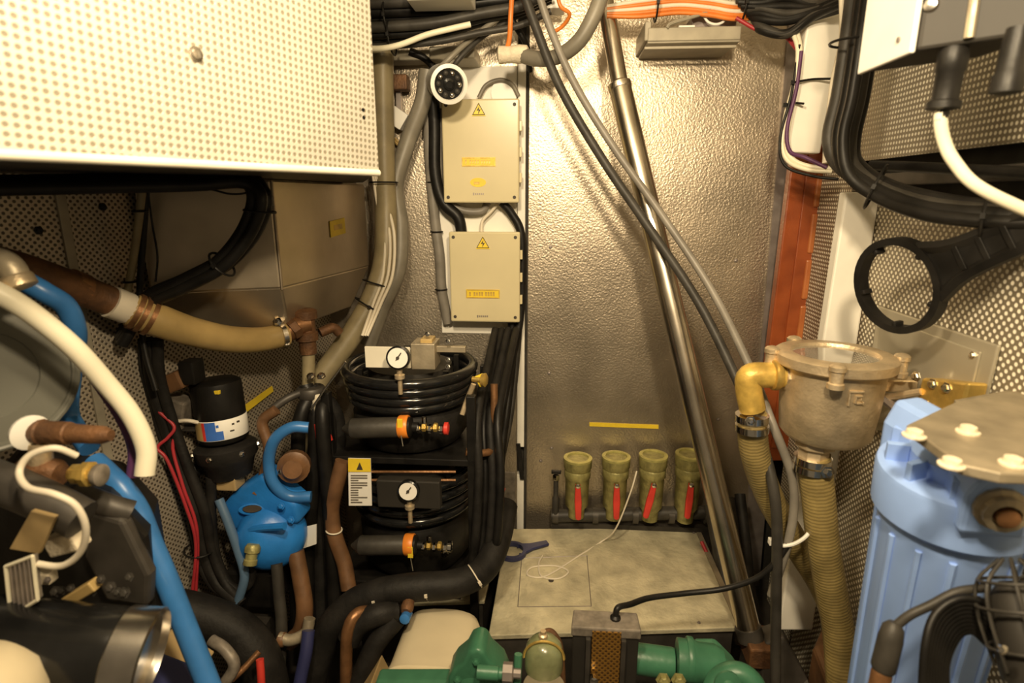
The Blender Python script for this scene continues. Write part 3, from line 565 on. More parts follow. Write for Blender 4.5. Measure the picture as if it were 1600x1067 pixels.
# ================================================================== BLUE FILTER HOUSING
bf = thing('filter_housing', 'big blue plastic water filter housing on a metal bracket', 'water filter')
Yc = .70; top = P(1500, 730, Yc); botm = P(1428, 1040, Yc+.04); axd = (botm-top).normalized(); s = S(top); Rc = 112*s
u, v_, _ = basis(axd)
Lb = (botm-top).length+.10
o = top
bd_ = MB().lathe(o+axd*.075, axd, [(Rc*.86, -.01), (Rc*.88, .004), (Rc*.86, .012), (Rc*.80, Lb*.9), (Rc*.74, Lb), (Rc*.3, Lb+.004)], 40).build('sump', 'blue_filter', bf)
for i in range(14):
    a_ = 2*math.pi*i/14; dr = u*math.cos(a_)+v_*math.sin(a_)
    MB().tube([o+axd*.088+dr*Rc*.865, o+axd*(.075+Lb*.9)+dr*Rc*.795], .0042, 6).build('rib', 'blue_filter', bd_)
cap = MB().lathe(o, axd, [(Rc*.90, 0), (Rc*.98, .004), (Rc*1.0, .010), (Rc*.985, .062), (Rc*.90, .070), (Rc*.84, .070)], 44).build('cap', 'blue_filter', bf)
MB().lathe(o+axd*.004, -axd, [(Rc*.86, 0), (Rc*.84, -.006), (Rc*.62, -.004), (Rc*.62, .024), (Rc*.55, .028)], 40).build('cap_top', 'blue_filter', bf)
for i in range(10):
    a_ = 2*math.pi*i/10; dr = u*math.cos(a_)+v_*math.sin(a_); tg = axd.cross(dr)
    MB().box(o-axd*.010+dr*Rc*.76, dr*Rc*.14, tg*.004, axd*.014).build('cap_rib', 'blue_filter', cap, False, .001)
fr = (CAM-o); fr = (fr-axd*fr.dot(axd)).normalized(); rt = fr.cross(axd).normalized()
if rt.x < 0: rt = -rt
for sg, nm in ((1, 'outlet_port'), (-1, 'inlet_port')):
    dr = (rt*.42*sg+fr*.90).normalized()
    if sg < 0: dr = (-rt*.75-fr*.66).normalized()
    tg = axd.cross(dr)
    pb = MB().prism([o+dr*Rc*.45+tg*Rc*a_-axd*b_ for a_, b_ in ((-.36, -.03), (-.36, .02), (-.2, .052), (.2, .052), (.36, .02), (.36, -.03))], dr*Rc*.62).build(nm, 'blue_filter', bf, False, .006)
    if sg > 0:
        MB().lathe(o+dr*Rc*1.06-axd*.010, dr, [(.026, 0), (.026, .006), (.021, .008), (.021, .016), (.014, .018), (.014, .010)], 14).build('port_fitting', 'filter_metal', pb, False)
        MB().lathe(o+dr*Rc*1.06-axd*.010, dr, [(.011, 0), (.011, .022), (.008, .024)], 16).build('pipe_stub', 'copper', pb)
bz = o-axd*.052
bq = [P(1412, 672, .76), P(1470, 622, .84), P(1640, 600, .80), P(1640, 738, .62), P(1545, 745, .66), P(1500, 738, .68)]
cz = bz.z+.003
bq = [PZ(x, y, cz) for x, y in ((1414, 678), (1492, 640), (1640, 612), (1660, 760), (1560, 756), (1498, 742))]
MB().prism(bq, (0, 0, .012)).build('bracket_plate', 'filter_metal', bf, False, .002)
MB().prism([bq[1], bq[2], bq[2]+V((0, 0, .01)), bq[1]+V((0, 0, .01))], (.004, .01, 0)).build('bracket_flange', 'filter_metal', bf, False)
for (x, y) in ((1428, 682), (1512, 676), (1486, 728), (1582, 726)):
    MB().lathe(PZ(x, y, cz+.012), (0, 0, 1), [(.012, 0), (.012, .002), (.009, .003), (.008, .008), (.003, .010)], 14).build('bolt', 'tape', bf)
MB().box(((bq[2].x+XR)/2+.02, bq[1].y, cz+.0), .10, .012, .008).build('wall_arm', 'filter_metal', bf, False)
# ================================================================== WORK LAMP + COILED LEAD bottom right
wl_ = thing('work_lamp', 'dark hand lamp with wire cage lying on the coiled black lead', 'work lamp')
lc = P(1604, 965, .56); la = (P(1560, 870, .60)-P(1610, 1060, .54)).normalized()
MB().lathe(lc-la*.06, la, [(.014, -.05), (.017, -.03), (.023, -.01), (.035, 0), (.035, .02), (.029, .08), (.016, .095)], 20).build('shade', 'box_dark', wl_)
u, v_, _ = basis(la)
for i in range(8):
    a_ = 2*math.pi*i/8; dr = u*math.cos(a_)+v_*math.sin(a_)
    MB().tube([lc-la*.05+dr*.037, lc+la*.0+dr*.041, lc+la*.035+dr*.034, lc+la*.058+dr*.010], .0019, 6).build('cage_wire', 'dark_grey', wl_)
for h_, R_ in ((-.03, .040), (.010, .041), (.036, .034)): MB().ring(lc+la*h_, la, R_, .0019, 24, 6).build('cage_ring', 'dark_grey', wl_)
MB().lathe(P(1563, 1012, .52), (0, -1, .2), [(.004, 0), (.005, .004), (.002, .006)], 10).build('screw', 'chrome', wl_)
cl_ = thing('coiled_lead', 'black lead coiled in many loops in front of the blue filter housing', 'lead')
for i in range(9):
    k = i*7
    hose('loop', [(1440+k*.7, 1100, .55), (1446+k*.55, 1010+k*.5, .57), (1462+k*.6, 960+k*.6, .585), (1500+k*.35, 935+k*.9, .59), (1545, 945+k*1.1, .585), (1590, 985+k*1.1, .57), (1650, 1040+k, .55)], 6.5, 'black', None, parent=cl_)
hose('lead', [(1392, 985, .60), (1420, 962, .60), (1455, 945, .60), (1495, 925, .60), (1540, 918, .60)], 7, 'dark_grey', 'black lead leaving the plug towards the work lamp', 'lead')
pg = thing('plug_connector', 'dark plug connector with copper tip beside the blue filter housing', 'connector')
d_ = (P(1370, 1085, .58)-P(1398, 975, .60)).normalized()
MB().lathe(P(1398, 972, .60), d_, [(.006, 0), (.011, .006), (.013, .02), (.013, .055), (.010, .06)], 14).build('body', 'dark_grey', pg)
MB().lathe(P(1398, 972, .60)+d_*.058, d_, [(.010, 0), (.011, .004), (.010, .03), (.006, .034)], 14).build('tip', 'copper', pg)
# machinery foot under it, brown
mf = thing('brown_casting', 'dark brown casting on the floor below the olive hoses', 'casting')
MB().prism([PZ(x, y, .10) for x, y in ((1262, 1068), (1290, 1000), (1380, 985), (1440, 1110), (1300, 1180))], (0, 0, .10)).build('block', 'brown_hose', mf, False, .01)
MB().lathe(PZ(1297, 1008, .19), (0, 0, 1), [(.012, 0), (.012, .012), (.006, .016)], 12).build('stud', 'brass', mf)
MB().prism([PZ(x, y, 0) for x, y in ((1262, 1120), (1290, 1050), (1380, 1035), (1440, 1160), (1300, 1220))], (0, 0, .11)).build('foot', 'bilge', mf, False)
MB().tube([PZ(1298, 1006, .205), PZ(1320, 1030, .203), PZ(1350, 1046, .203)], .003, 6).build('wire', 'white_wire', mf)
zt_r = P(895, 978, .90).z
# ================================================================== TELESCOPIC POLE
pl = thing('telescopic_pole', 'long telescopic stainless steel pole leaning from ceiling to floor plate', 'pole')
pt0, pm, pb = P(938, -40, 1.47), P(968, 134, 1.42), PZ(1172, 985, ZP+.01)
pb = P(1170, 985, 1.13); dn = (pb-pm).normalized()
r1 = 13.0*S(pm); r2 = 17.5*S(pm)
MB().tube([pt0, pm+dn*.02], r1, 20, 2).build('inner_tube', 'pole_steel', pl)
MB().lathe(pm-dn*.004, dn, [(r1*1.02, -.006), (r2*1.05, 0), (r2*1.05, .012), (r2, .014)], 20).build('collar', 'pole_steel', pl)
MB().tube([pm, pb], r2, 20, 2).build('outer_tube', 'pole_steel', pl)
MB().lathe(pb-dn*.01, dn, [(r2*1.1, 0), (r2*1.15, .004), (r2*1.15, .03), (r2*.6, .04)], 16).build('foot', 'base_metal', pl)
# sagging grey cables in front of the pole
hose('control_cable', [(812, -30, 1.36), (840, 50, 1.36), (878, 142, 1.35), (942, 250, 1.33), (1010, 350, 1.30), (1090, 470, 1.24), (1150, 590, 1.15), (1186, 680, 1.05), (1206, 750, 1.0), (1214, 820, .985), (1213, 920, .985), (1212, 1000, .98), (1212, 1110, .96)], 7.5, 'dark_grey', 'long dark grey cable crossing the steel pole and dropping past the strainer elbow', 'cable', n=12)
hose('control_cable', [(835, -30, 1.34), (862, 50, 1.34), (900, 135, 1.33), (960, 232, 1.31), (1030, 330, 1.28), (1110, 450, 1.21), (1170, 570, 1.1), (1206, 660, 1.02), (1236, 740, 1.0), (1240, 800, .995), (1228, 860, .99), (1205, 930, 1.0)], 6.5, 'grey_pvc', 'long light grey cable crossing above the dark one in front of the pole', 'cable', n=12)
hose('lead', [V((P(962, 968, .92).x, .925, zt_r+.004)), V((P(966, 968, .92).x, .93, zt_r+.02)), (985, 944, .95), (1015, 934, .98), (1070, 927, 1.0), (1130, 920, 1.0), (1180, 904, .99), (1210, 880, .985), (1232, 850, .985)], 4.5, 'black', 'black lead from the relay box to the hanging cables', 'lead')
hose('cable', [(780, -20, 1.45), (800, 30, 1.46), (822, 70, 1.48), (828, 110, 1.55)], 5, 'black', 'short black cable hanging at the panel seam', 'cable')
# ================================================================== FLOOR PLATES
fp = thing('floor_plate', 'pale chequered metal floor plate with a square inspection cover', 'floor plate')
fq = [PZ(x, y, ZP) for x, y in ((792, 826), (1085, 825), (1153, 980), (763, 993))]
MB().prism([p-V((0, 0, .012)) for p in fq], (0, 0, .012)).build('plate', 'plate', fp, False, .002)
sk = [fq[0].copy(), fq[1].copy(), fq[2].copy(), fq[3].copy()]
for p in sk: p.z = 0
MB().prism([p+(sum(sk, V())/4-p)*.03 for p in sk], (0, 0, ZP-.012)).build('support', 'base_metal', fp, False)
iq = [PZ(x, y, ZP+.0004) for x, y in ((815, 872), (917, 868), (924, 947), (809, 948))]
for i in range(4): MB().tube([iq[i], iq[(i+1) % 4]], .0011, 5, 2).build('cover_joint', 'edge_metal', fp)
MB().lathe(PZ(861, 907, ZP+.0003), (0, 0, 1), [(.007, 0), (.007, .0006)], 12).build('lifting_hole', 'ink', fp)
for (x, y) in ((1092, 973), (1084, 833), (800, 832)): bolt(fp, PZ(x, y, ZP), (0, 0, 1), .003, 'edge_metal', 'screw')
eg = MB().prism([fq[1]+V((.0, 0, -.004)), fq[2]+V((0, 0, -.004)), fq[2]+V((.014, 0, -.004)), fq[1]+V((.014, 0, -.004))], (0, 0, .006)).build('edge_angle', 'filter_metal', fp, False, .001)
fp2 = tag(MB().prism([PZ(x, y, ZP-.012) for x, y in ((640, 948), (757, 944), (782, 838), (690, 838))], (0, 0, .010)).build('floor_plate', 'plate', None, False, .002), 'narrow floor plate beside the chequered plate, under the black hose', 'floor plate')
cq = [PZ(x, y, ZP-.012) for x, y in ((655, 944), (754, 940), (778, 842), (700, 842))]
for p in cq: p.z = 0
fr2 = tag(MB().prism(cq, (0, 0, ZP-.012)).build('floor_bearer', 'base_metal', None, False), 'dark floor bearer under the narrow plate', 'bearer')
# clear thin line on the plate
hose('thin_line', [P(995, 736, 1.47), P(985, 770, 1.44), P(962, 826, 1.44)]+[PZ(x, y, ZP+.002) for x, y in ((940, 846), (905, 868), (868, 892), (845, 902), (824, 898), (832, 886), (868, 884), (888, 893), (872, 904), (846, 900), (842, 880), (848, 868))], 1.4, 'white_wire', 'thin clear line hanging from a valve and curling on the floor plate', 'line')
# navy wrench on plate
nc = PZ(800, 861, ZP+.008); nh = PZ(856, 848, ZP+.008)
nx = (nh-nc).normalized(); nz_ = V((0, 0, 1)); ny = nz_.cross(nx)
wrench('strap_wrench', 'navy blue plastic ring wrench lying on the floor plate', 'navy', nc, nx, ny, nz_, .040, .031, (nh-nc).length-.040, .018, .012, 4, False)
# ================================================================== VALVES ROW
mfd = thing('valve_manifold', 'dark pipe manifold along the foot of the aft wall', 'manifold')
ma, mb = P(862, 806, 1.54), P(1112, 800, 1.54)
MB().tube([ma, mb], .020, 14, 2).build('pipe', 'dark_grey', mfd)
for x in (868, 930, 992, 1048, 1104): MB().lathe(P(x, 805, 1.54)-V((.008, 0, 0)), (1, 0, 0), [(.024, 0), (.024, .016)], 14).build('flange', 'base_metal', mfd)
MB().box(((ma.x+mb.x)/2, 1.555, (ma.z-.018)/2), (mb.x-ma.x)/2, .02, (ma.z-.018)/2).build('foot_rail', 'bilge', mfd, False)
def valve(x, ytop, tilt, label, hm='red'):
    t = thing('ball_valve', label, 'valve', 'red handled valves on the manifold'); c = P(x, ytop, 1.525); s = S(c); zt = c.z; zb_ = ma.z+.012
    h = zt-zb_; R = 21*s
    MB().lathe((c.x, 1.525, zb_), (0, 0, 1), [(R*.6, 0), (R*.62, h*.14), (R*.86, h*.22), (R*.90, h*.68), (R*.98, h*.70), (R*.98, h*.80), (R*.92, h*.82), (R*1.04, h*.86), (R*1.06, h)], 24).build('body', 'olive_bronze', t)
    MB().lathe((c.x, 1.525, zt-.003), (0, 0, 1), [(R*1.06, 0), (R*1.06, .006), (R*.80, .007), (R*.76, -.006), (R*.1, -.006)], 24).build('cap', 'valve_rim', t)
    ang = math.radians(tilt); dn_ = V((math.sin(ang), -.12, -math.cos(ang))).normalized(); h0 = V((c.x, 1.525-R*.95, zt-h*.32))
    sd = dn_.cross(V((0, -1, 0))).normalized()
    L_ = 56*s
    hp = [h0-sd*.007, h0+sd*.007, h0+dn_*L_*.5+sd*.010, h0+dn_*L_+sd*.008, h0+dn_*L_*1.04, h0+dn_*L_-sd*.008, h0+dn_*L_*.5-sd*.010]
    MB().prism(hp, (0, -.010, 0)).build('handle', hm, t, False, .003)
    MB().lathe(h0+dn_*.004, (0, -1, 0), [(.007, -.01), (.007, .012), (.003, .014)], 8).build('spindle', 'steel', t)
valve(903, 716, 2, 'first red handled bronze valve on the manifold, next to the small tap')
valve(963, 714, 1, 'second red handled bronze valve along the manifold from the small tap')
valve(1021, 712, -12, 'bronze valve with tilted red handle, third from the small tap')
valve(1078, 710, -4, 'red handled bronze valve half hidden behind the steel pole')
tp_ = thing('drain_tap', 'small dark tap with chrome nut at the end of the manifold', 'tap')
q = P(869, 740, 1.53)
MB().lathe((q.x, 1.53, ma.z+.015), (0, 0, 1), [(.010, 0), (.010, .05), (.007, .055), (.007, q.z-ma.z-.02)], 12).build('stem', 'dark_grey', tp_)
MB().lathe((q.x, 1.53, q.z-.02), (0, 0, 1), [(.009, 0), (.011, .003), (.011, .018), (.008, .02)], 6).build('nut', 'chrome', tp_)
MB().box((q.x, 1.525, q.z+.008), .014, .006, .005).build('handle', 'black', tp_, False, .002)
rs = tag(MB().prism([P(921, 660, 1.586), P(1029, 664, 1.586), P(1029, 670, 1.586), P(921, 666, 1.586)], (0, .004, 0)).build('marker_strip', 'yellow', None, False), 'yellow marker strip on the aft wall above the valves', 'strip')
rs2 = tag(MB().prism([PL(372, 640, .012), PL(424, 603, .012), PL(426, 611, .012), PL(376, 650, .012)], ln*.003).build('marker_strip', 'yellow', None, False), 'yellow marker strip on the port wall behind the black pump', 'strip')
g = 'dark hoses beside the floor plate'
for i in range(4):
    hose('bilge_hose', [(1108+i*16, 790-i*6, 1.50), (1120+i*15, 850, 1.42), (1136+i*12, 920, 1.33), (1150+i*14, 1010, 1.22)], 9, 'black_rubber' if i % 2 else 'dark_grey', 'dark hose running along the right edge of the floor plate', 'hose', g)
hose('red_lead', [(1096, 846, 1.46), (1112, 880, 1.42), (1126, 910, 1.36), (1138, 950, 1.28)], 3, 'red_wire', 'thin red lead along the edge of the floor plate', 'lead')
br = thing('pole_socket', 'dark angular steel socket on the floor at the pole foot', 'bracket')
MB().prism([P(1196, 1005, 1.10), P(1226, 995, 1.10), P(1262, 1060, 1.08), P(1290, 1140, 1.02), P(1180, 1140, 1.04)], (0, .05, 0)).build('gusset', 'base_metal', br, False, .004)
MB().box(P(1184, 1010, 1.12), .03, .04, .025).build('clevis', 'rust', br, False, .004)
MB().box((P(1184, 1010, 1.12).x, 1.12, P(1184, 1010, 1.12).z/2), .025, .03, P(1184, 1010, 1.12).z/2).build('stand', 'base_metal', br, False)
# ================================================================== COMPRESSORS + RACK
rk = thing('compressor_rack', 'black steel rack carrying two refrigeration compressors', 'rack')
CX = P(643, 650, 1.30).x; CYc = 1.31; Rr = .142
zB = P(643, 905, 1.19).z; zM = P(643, 712, 1.19).z; zT = P(643, 560, 1.30).z
for sx, sy in ((-1, -1), (1, -1), (-1, 1), (1, 1)):
    MB().box((CX+sx*(Rr+.022), CYc+sy*.12, (zT-.05)/2), .010, .010, (zT-.05)/2).build('post', 'black', rk, False, .002)
for z in (zB-.012, zM-.010): MB().box((CX, CYc, z), Rr+.030, .13, .008).build('shelf', 'black', rk, False, .002)
MB().box((CX, CYc, (zB-.02)/2), Rr*.9, .11, (zB-.02)/2).build('plinth', 'bilge', rk, False)
def compressor(label, z0, z1, up):
    t = thing('compressor', label, 'compressor'); h = z1-z0; C = V((CX, CYc, z0)); Yf = CYc-Rr
    MB().lathe(C, (0, 0, 1), [(Rr*.55, .000), (Rr*.85, .006), (Rr*.96, .03), (Rr*.98, h*.36), (Rr*.90, h*.44), (Rr*.5, h*.46)], 40).build('shell', 'black_rubber' if up else 'black', t)
    MB().lathe(C+V((0, 0, h*.44)), (0, 0, 1), [(Rr*.72, 0), (Rr*.74, h*.2), (Rr*.70, h*.40)], 32).build('motor_can', 'box_dark', t)
    for i in range(4):
        MB().ring(C+V((0, 0, h*(.53+.095*i))), (0, 0, 1), Rr*(.97+.03*i), .0125, 44, 12).build('coil_turn', 'black_gloss', t)
    zr = h*.5
    for a_ in (35, 145, 215, 325):
        dr = V((math.cos(math.radians(a_)), math.sin(math.radians(a_)), 0)); MB().box(C+dr*Rr*.86+V((0, 0, h*.66)), .006, .006, h*.2).build('coil_support', 'black', t, False)
    # liquid receiver
    yr = Yf-.020; zc = z0+h*.40; sR = .0225
    MB().lathe((CX-.105, yr, zc-.008), (1, 0, .06), [(.004, -.01), (.012, 0), (sR, .012), (sR, .125), (sR*.9, .13)], 20).build('receiver', 'dark_grey', t)
    ob = MB().lathe((CX+.012, yr-.0, zc), (1, 0, .06), [(sR*1.06, 0), (sR*1.12, .002), (sR*1.12, .020), (sR*1.06, .022)], 20).build('orange_band', 'orange', t)
    MB().lathe((CX+.034, yr, zc), (1, 0, .0), [(sR, -.022), (sR, .004), (.011, .008), (.011, .020)], 18).build('receiver_end', 'black', t)
    for i in range(5):
        x = CX+.050+i*.0125; MB().lathe((x, yr-.002, zc+(.002 if i % 2 else -.002)), (1, 0, 0), [(.008, 0), (.010, .002), (.010, .008), (.007, .010)], 6).build('fitting', 'chrome' if (i % 2 == 0) else 'brass', t, False)
    MB().lathe((CX+.112, yr-.002, zc), (1, 0, 0), [(.014, 0), (.014, .008), (.008, .01)], 12).build('end_cap', 'red' if up else 'chrome', t)
    if not up: MB().lathe((CX+.103, yr-.002, zc-.012), (0, 0, -1), [(.008, 0), (.009, .01), (.004, .012)], 8).build('drain_nut', 'chrome', t)
    MB().lathe((CX+.068, yr-.002, zc+.012), (0, 0, 1), [(.006, 0), (.006, .012), (.003, .014)], 8).build('valve_stem', 'chrome', t)
    # gauge
    gx = (622 if up else 638); gy = (560 if up else 768); gc = P(gx, gy, Yf-(.030 if up else .052)); R = (19 if up else 17)*S(gc)
    gb = MB().lathe(gc+V((0, .012, 0)), (0, -1, .12), [(R*.9, 0), (R, .003), (R, .014), (R*.86, .016), (R*.84, .013)], 28).build('gauge', 'black_gloss', t)
    gd_ = V((0, -1, .12)).normalized(); fc_ = gc+V((0, .012, 0))+gd_*.0142
    MB().lathe(fc_, gd_, [(R*.84, 0), (R*.84, .0008)], 28).build('dial', 'gauge_face', gb, False)
    MB().tube([fc_+gd_*.002-V((R*.15, 0, R*.2)), fc_+gd_*.002+V((R*.3, 0, R*.45))], .0012, 6).build('needle', 'ink', gb)
    MB().lathe(fc_, gd_, [(R*.14, 0), (R*.14, .003)], 10).build('hub', 'ink', gb)
    st_ = MB().lathe(gc+V((0, .006, -R)), (0, 0, -1), [(.006, -.003), (.006, .010), (.011, .012), (.011, .020), (.005, .022), (.005, .055)], 10).build('gauge_stem', 'bronze', t)
    # tag
    tg_ = P(625 if up else 641, 664 if up else 863, yr-sR); MB().box(tg_, .006, .0015, .014).build('hang_tag', 'yellow', t, False, .001)
    MB().tube([tg_+V((0, 0, -.013)), tg_+V((.003, .004, -.05))], .0012, 5).build('tag_string', 'grey_hose', t)
    # foot bolts
    return t, yr
cu, yr = compressor('upper refrigeration compressor with silver control plate and black tube coil', zM, P(643, 560, 1.30).z+.02, True)
cl, yr = compressor('lower refrigeration compressor with dark control box and yellow headed label', zB, zM-.018, False)
Yf = CYc-Rr
def fq_(x0, y0, x1, y1, Y): a = P(x0, y0, Y); b = P(x1, y1, Y); return (a+b)/2, abs(b.x-a.x)/2, abs(a.z-b.z)/2
c, hx, hz = fq_(570, 541, 642, 575, Yf+.02); MB().box(c, hx, .003, hz).build('control_plate', 'cream_paint', cu, False, .001)
c, hx, hz = fq_(641, 537, 680, 578, Yf+.03); MB().box(c+V((0, .03, 0)), hx, .03, hz).build('control_box', 'filter_metal', cu, False, .002)
MB().box(c+V((.006, .03, hz)), hx*.5, .02, .008).build('terminal_cap', 'tan_hose', cu, False, .002)
c, hx, hz = fq_(682, 540, 728, 550, Yf+.06); MB().box(c, hx, .006, hz).build('cross_bar', 'filter_metal', cu, False, .001)
for x, y in ((700, 533), (700, 562), (700, 573), (668, 522)): bolt(cu, P(x, y, Yf+.04), (0, -1, .3), .004, 'chrome', 'stud')
c, hx, hz = fq_(590, 746, 690, 792, Yf-.030); MB().box(c, hx, .012, hz).build('control_box', 'box_dark', cl, False, .003)
for y in (737, 750): MB().tube([P(578, y, Yf-.024), P(640, y, Yf-.026), P(712, y, Yf-.02)], .003, 6).build('capillary', 'copper', cl)
lbx = tag(MB().prism([P(544, 716, Yf-.03), P(579, 717, Yf-.03), P(581, 790, Yf-.03), P(545, 790, Yf-.03)], (0, .003, 0)).build('data_label', 'gauge_face', None, False), 'white data label with yellow heading hanging on the compressor rack', 'label')
MB().prism([P(544, 716, Yf-.031), P(579, 717, Yf-.031), P(579.5, 737, Yf-.031), P(544.3, 737, Yf-.031)], (0, -.0006, 0)).build('heading', 'yellow', lbx, False)
MB().prism([P(562, 722, Yf-.032), P(567, 734, Yf-.032), P(557, 734, Yf-.032)], (0, -.0004, 0)).build('warning_mark', 'ink', lbx, False)
for i in range(12):
    y = 742+i*3.8; x1 = 548+random.choice((12, 18, 26)); MB().prism([P(548, y, Yf-.0308), P(x1, y, Yf-.0308), P(x1, y+1.8, Yf-.0308), P(548, y+1.8, Yf-.0308)], (0, -.0004, 0)).build('print_line', 'tag_grey', lbx, False)
# pipes right of compressors
hose('copper_pipe', [(728, 706, 1.19), (752, 708, 1.20), (768, 704, 1.22), (772, 690, 1.24), (772, 600, 1.27)], 6, 'copper', 'copper pipe joining the upper compressor on the right', 'pipe')
g = 'black pipes beside the compressor rack'
for i, (x0, x1) in enumerate(((752, 758), (762, 770), (774, 782), (742, 748))):
    hose('riser_pipe', [(x0+32, 515, 1.52), (x0+20, 570, 1.42-.02*i), (x0+4, 650, 1.28-.02*i), (x1, 740, 1.22-.015*i), (x1-4, 830, 1.19-.01*i), (x0-4, 880, 1.17)], 7, 'black_rubber' if i % 2 else 'black', 'black pipe rising along the right of the compressor rack', 'pipe', g)
vk = thing('service_valve', 'yellow and brass service valve at the right of the upper compressor', 'valve')
MB().lathe(P(738, 592, 1.2), (1, -.2, 0), [(.006, 0), (.006, .02), (.014, .022), (.016, .03), (.010, .034)], 12).build('body', 'brass', vk)
MB().box(P(752, 594, 1.2), (.009, 0, .004), (0, .004, 0), (-.006, 0, .012)).build('cap', 'yellow', vk, False, .002)
MB().tube([P(740, 600, 1.2), P(730, 625, 1.2), P(722, 648, 1.19)], .006, 8).build('stem', 'bronze', vk)
rv = thing('shutoff_valve', 'small shut-off valve with red lever right of the lower compressor', 'valve')
MB().lathe(P(775, 800, 1.30), (.2, 0, 1), [(.008, 0), (.012, .01), (.012, .03), (.006, .035)], 10).build('body', 'dark_grey', rv)
MB().box(P(783, 771, 1.30), (.007, 0, .0), (0, .005, 0), (.004, 0, .014)).build('lever', 'red', rv, False, .002)
MB().tube([P(774, 802, 1.30), P(766, 812, 1.27), P(758, 815, 1.24)], .006, 8).build('stub', 'steel', rv)
# ================================================================== FAT BLACK HOSES
hose('insulated_hose', [(790, 790, 1.30), (778, 845, 1.20), (755, 890, 1.13), (710, 912, 1.08), (640, 918, 1.06), (585, 928, 1.05), (545, 948, 1.04), (510, 990, 1.02), (490, 1060, 1.0), (480, 1120, .98)], 22, 'black_rubber', 'fat black insulated hose curving under the compressors', n=16)
g = 'white tape rings on the black insulated hose'
for (x, y, Y, d) in ((670, 917, 1.065, (1, 0, .1)), (742, 900, 1.10, (1, .6, .5)), (590, 927, 1.05, (1, 0, .2))): tie(P(x, y, Y), d, .0275, 'pale cable tie around the fat insulated hose', 'pale ties on the insulated hose', 'white_wire', .0016)
hose('insulated_hose', [(236, 950, .92), (280, 955, .93), (330, 968, .94), (380, 995, .94), (410, 1040, .93), (425, 1110, .92)], 32, 'black_rubber', 'fat black hose bending down at the lower port side', n=16)
hose('insulated_hose', [(545, 1000, .99), (560, 975, 1.0), (590, 960, 1.01), (618, 955, 1.03)], 18, 'black_rubber', 'short black hose end beside the cream cover', n=14)
hose('drain_hose', [(620, 965, 1.02), (585, 1010, .99), (555, 1080, .96)], 16, 'black_rubber', 'black hose running down beside the copper tube', n=14)
hose('copper_tube', [(590, 955, 1.03), (560, 958, 1.0), (545, 980, .98), (541, 1020, .97), (541, 1110, .95)], 9.5, 'copper', 'bent copper tube left of the cream cover', 'tube', n=14)
hose('brown_hose', [(536, 720, 1.17), (524, 765, 1.16), (518, 800, 1.16), (524, 840, 1.15), (538, 880, 1.14), (545, 920, 1.12)], 12, 'brown_hose', 'brown hose running down left of the lower compressor', n=14)
tie(P(522, 828, 1.15), (.1, 0, 1), .0175, 'pale tie around the brown hose', None, 'white_wire', .0018)
dc = MB().box(P(590, 1095, .95), (.022, 0, .03), (0, .04, 0), (-.02, 0, .05)).build('bearer_block', 'tan_tag', None, False, .003); tag(dc, 'tan timber bearer left of the cream cover', 'bearer')
bt = thing('bottle_cap_valve', 'small blue tipped valve on the black hose beside the cream cover', 'valve')
MB().lathe(P(636, 950, 1.02), (0, -1, -.2), [(.012, -.02), (.014, 0), (.010, .01)], 10).build('body', 'rust', bt)
MB().lathe(P(633, 966, 1.0), (0, -1, .2), [(.011, -.02), (.011, .004), (.007, .006)], 10).build('tip', 'blue_hose', bt)
# ================================================================== CREAM COVER
cc = thing('motor_cover', 'cream rounded motor cover in front of the floor plate', 'cover')
def arch(xl, xr, yt, Y, n=14):
    l = P(xl, yt, Y); r_ = P(xr, yt, Y); z = (l.z+r_.z)/2; w_ = (r_.x-l.x)/2; cx = (l.x+r_.x)/2; h_ = .045
    return [V((cx+w_*math.copysign(abs(math.cos(math.pi*i/n))**.6, math.cos(math.pi*i/n)), Y, z-h_+h_*math.sin(math.pi*i/n)**.7)) for i in range(n+1)]+[V((cx-w_, Y, .02)), V((cx+w_, Y, .02))]
secs = [arch(598, 735, 1048, .90), arch(598, 735, 1040, .905), arch(606, 738, 1028, .93), arch(632, 752, 962, 1.06), arch(640, 748, 952, 1.085), arch(652, 740, 951, 1.10)]
n_ = len(secs[0]); mm_ = MB(); mm_.add([p for s_ in secs for p in s_], [tuple(range(n_)), tuple(range((len(secs)-1)*n_+n_-1, (len(secs)-1)*n_-1, -1))]+[(a_*n_+i, a_*n_+(i+1) % n_, (a_+1)*n_+(i+1) % n_, (a_+1)*n_+i) for a_ in range(len(secs)-1) for i in range(n_)])
mm_.build('shell', 'cover_cream', cc)
lipp = [p+V((0, -.003, 0)) for p in secs[0][:15]]; MB().tube(lipp, .004, 8, 2).build('lip', 'cover_cream', cc)
# ================================================================== GREEN PUMP SET
gp_ = thing('green_pump', 'green painted pump with pointed housing in front of the cream cover', 'pump')
MB().prism([P(585, 1066, .86), P(702, 1066, .86), P(702, 1200, .80), P(585, 1200, .80)], (0, .035, 0)).build('base_block', 'green', gp_, False, .006)
ol_ = [(694, 1120), (700, 1030), (708, 1018), (724, 1005), (732, 990), (745, 984), (757, 990), (764, 1004), (784, 1022), (794, 1045), (797, 1120)]
MB().prism([P(x, y+30, .82) for x, y in ol_], (0, .06, 0)).build('housing', 'green', gp_, True, .012, 3)
MB().lathe(P(740, 1078, .825), (0, -1, .1), [(.032, 0), (.030, .008), (.014, .010), (.012, .018), (.004, .019)], 20).build('boss', 'green', gp_)
MB().lathe(P(746, 1050, .80), (1, 0, 0), [(.012, 0), (.012, .035), (.010, .037), (.010, .045)], 14).build('shaft', 'green', gp_)
MB().lathe(P(786, 1051, .80), (1, 0, 0), [(.017, 0), (.017, .016), (.008, .018), (.008, .03)], 8).build('coupling', 'edge_metal', gp_)
for x, y in ((744, 1034), (715, 1062), (778, 1064)): bolt(gp_, P(x, y, .82), (0, -1, .1), .005, 'green')
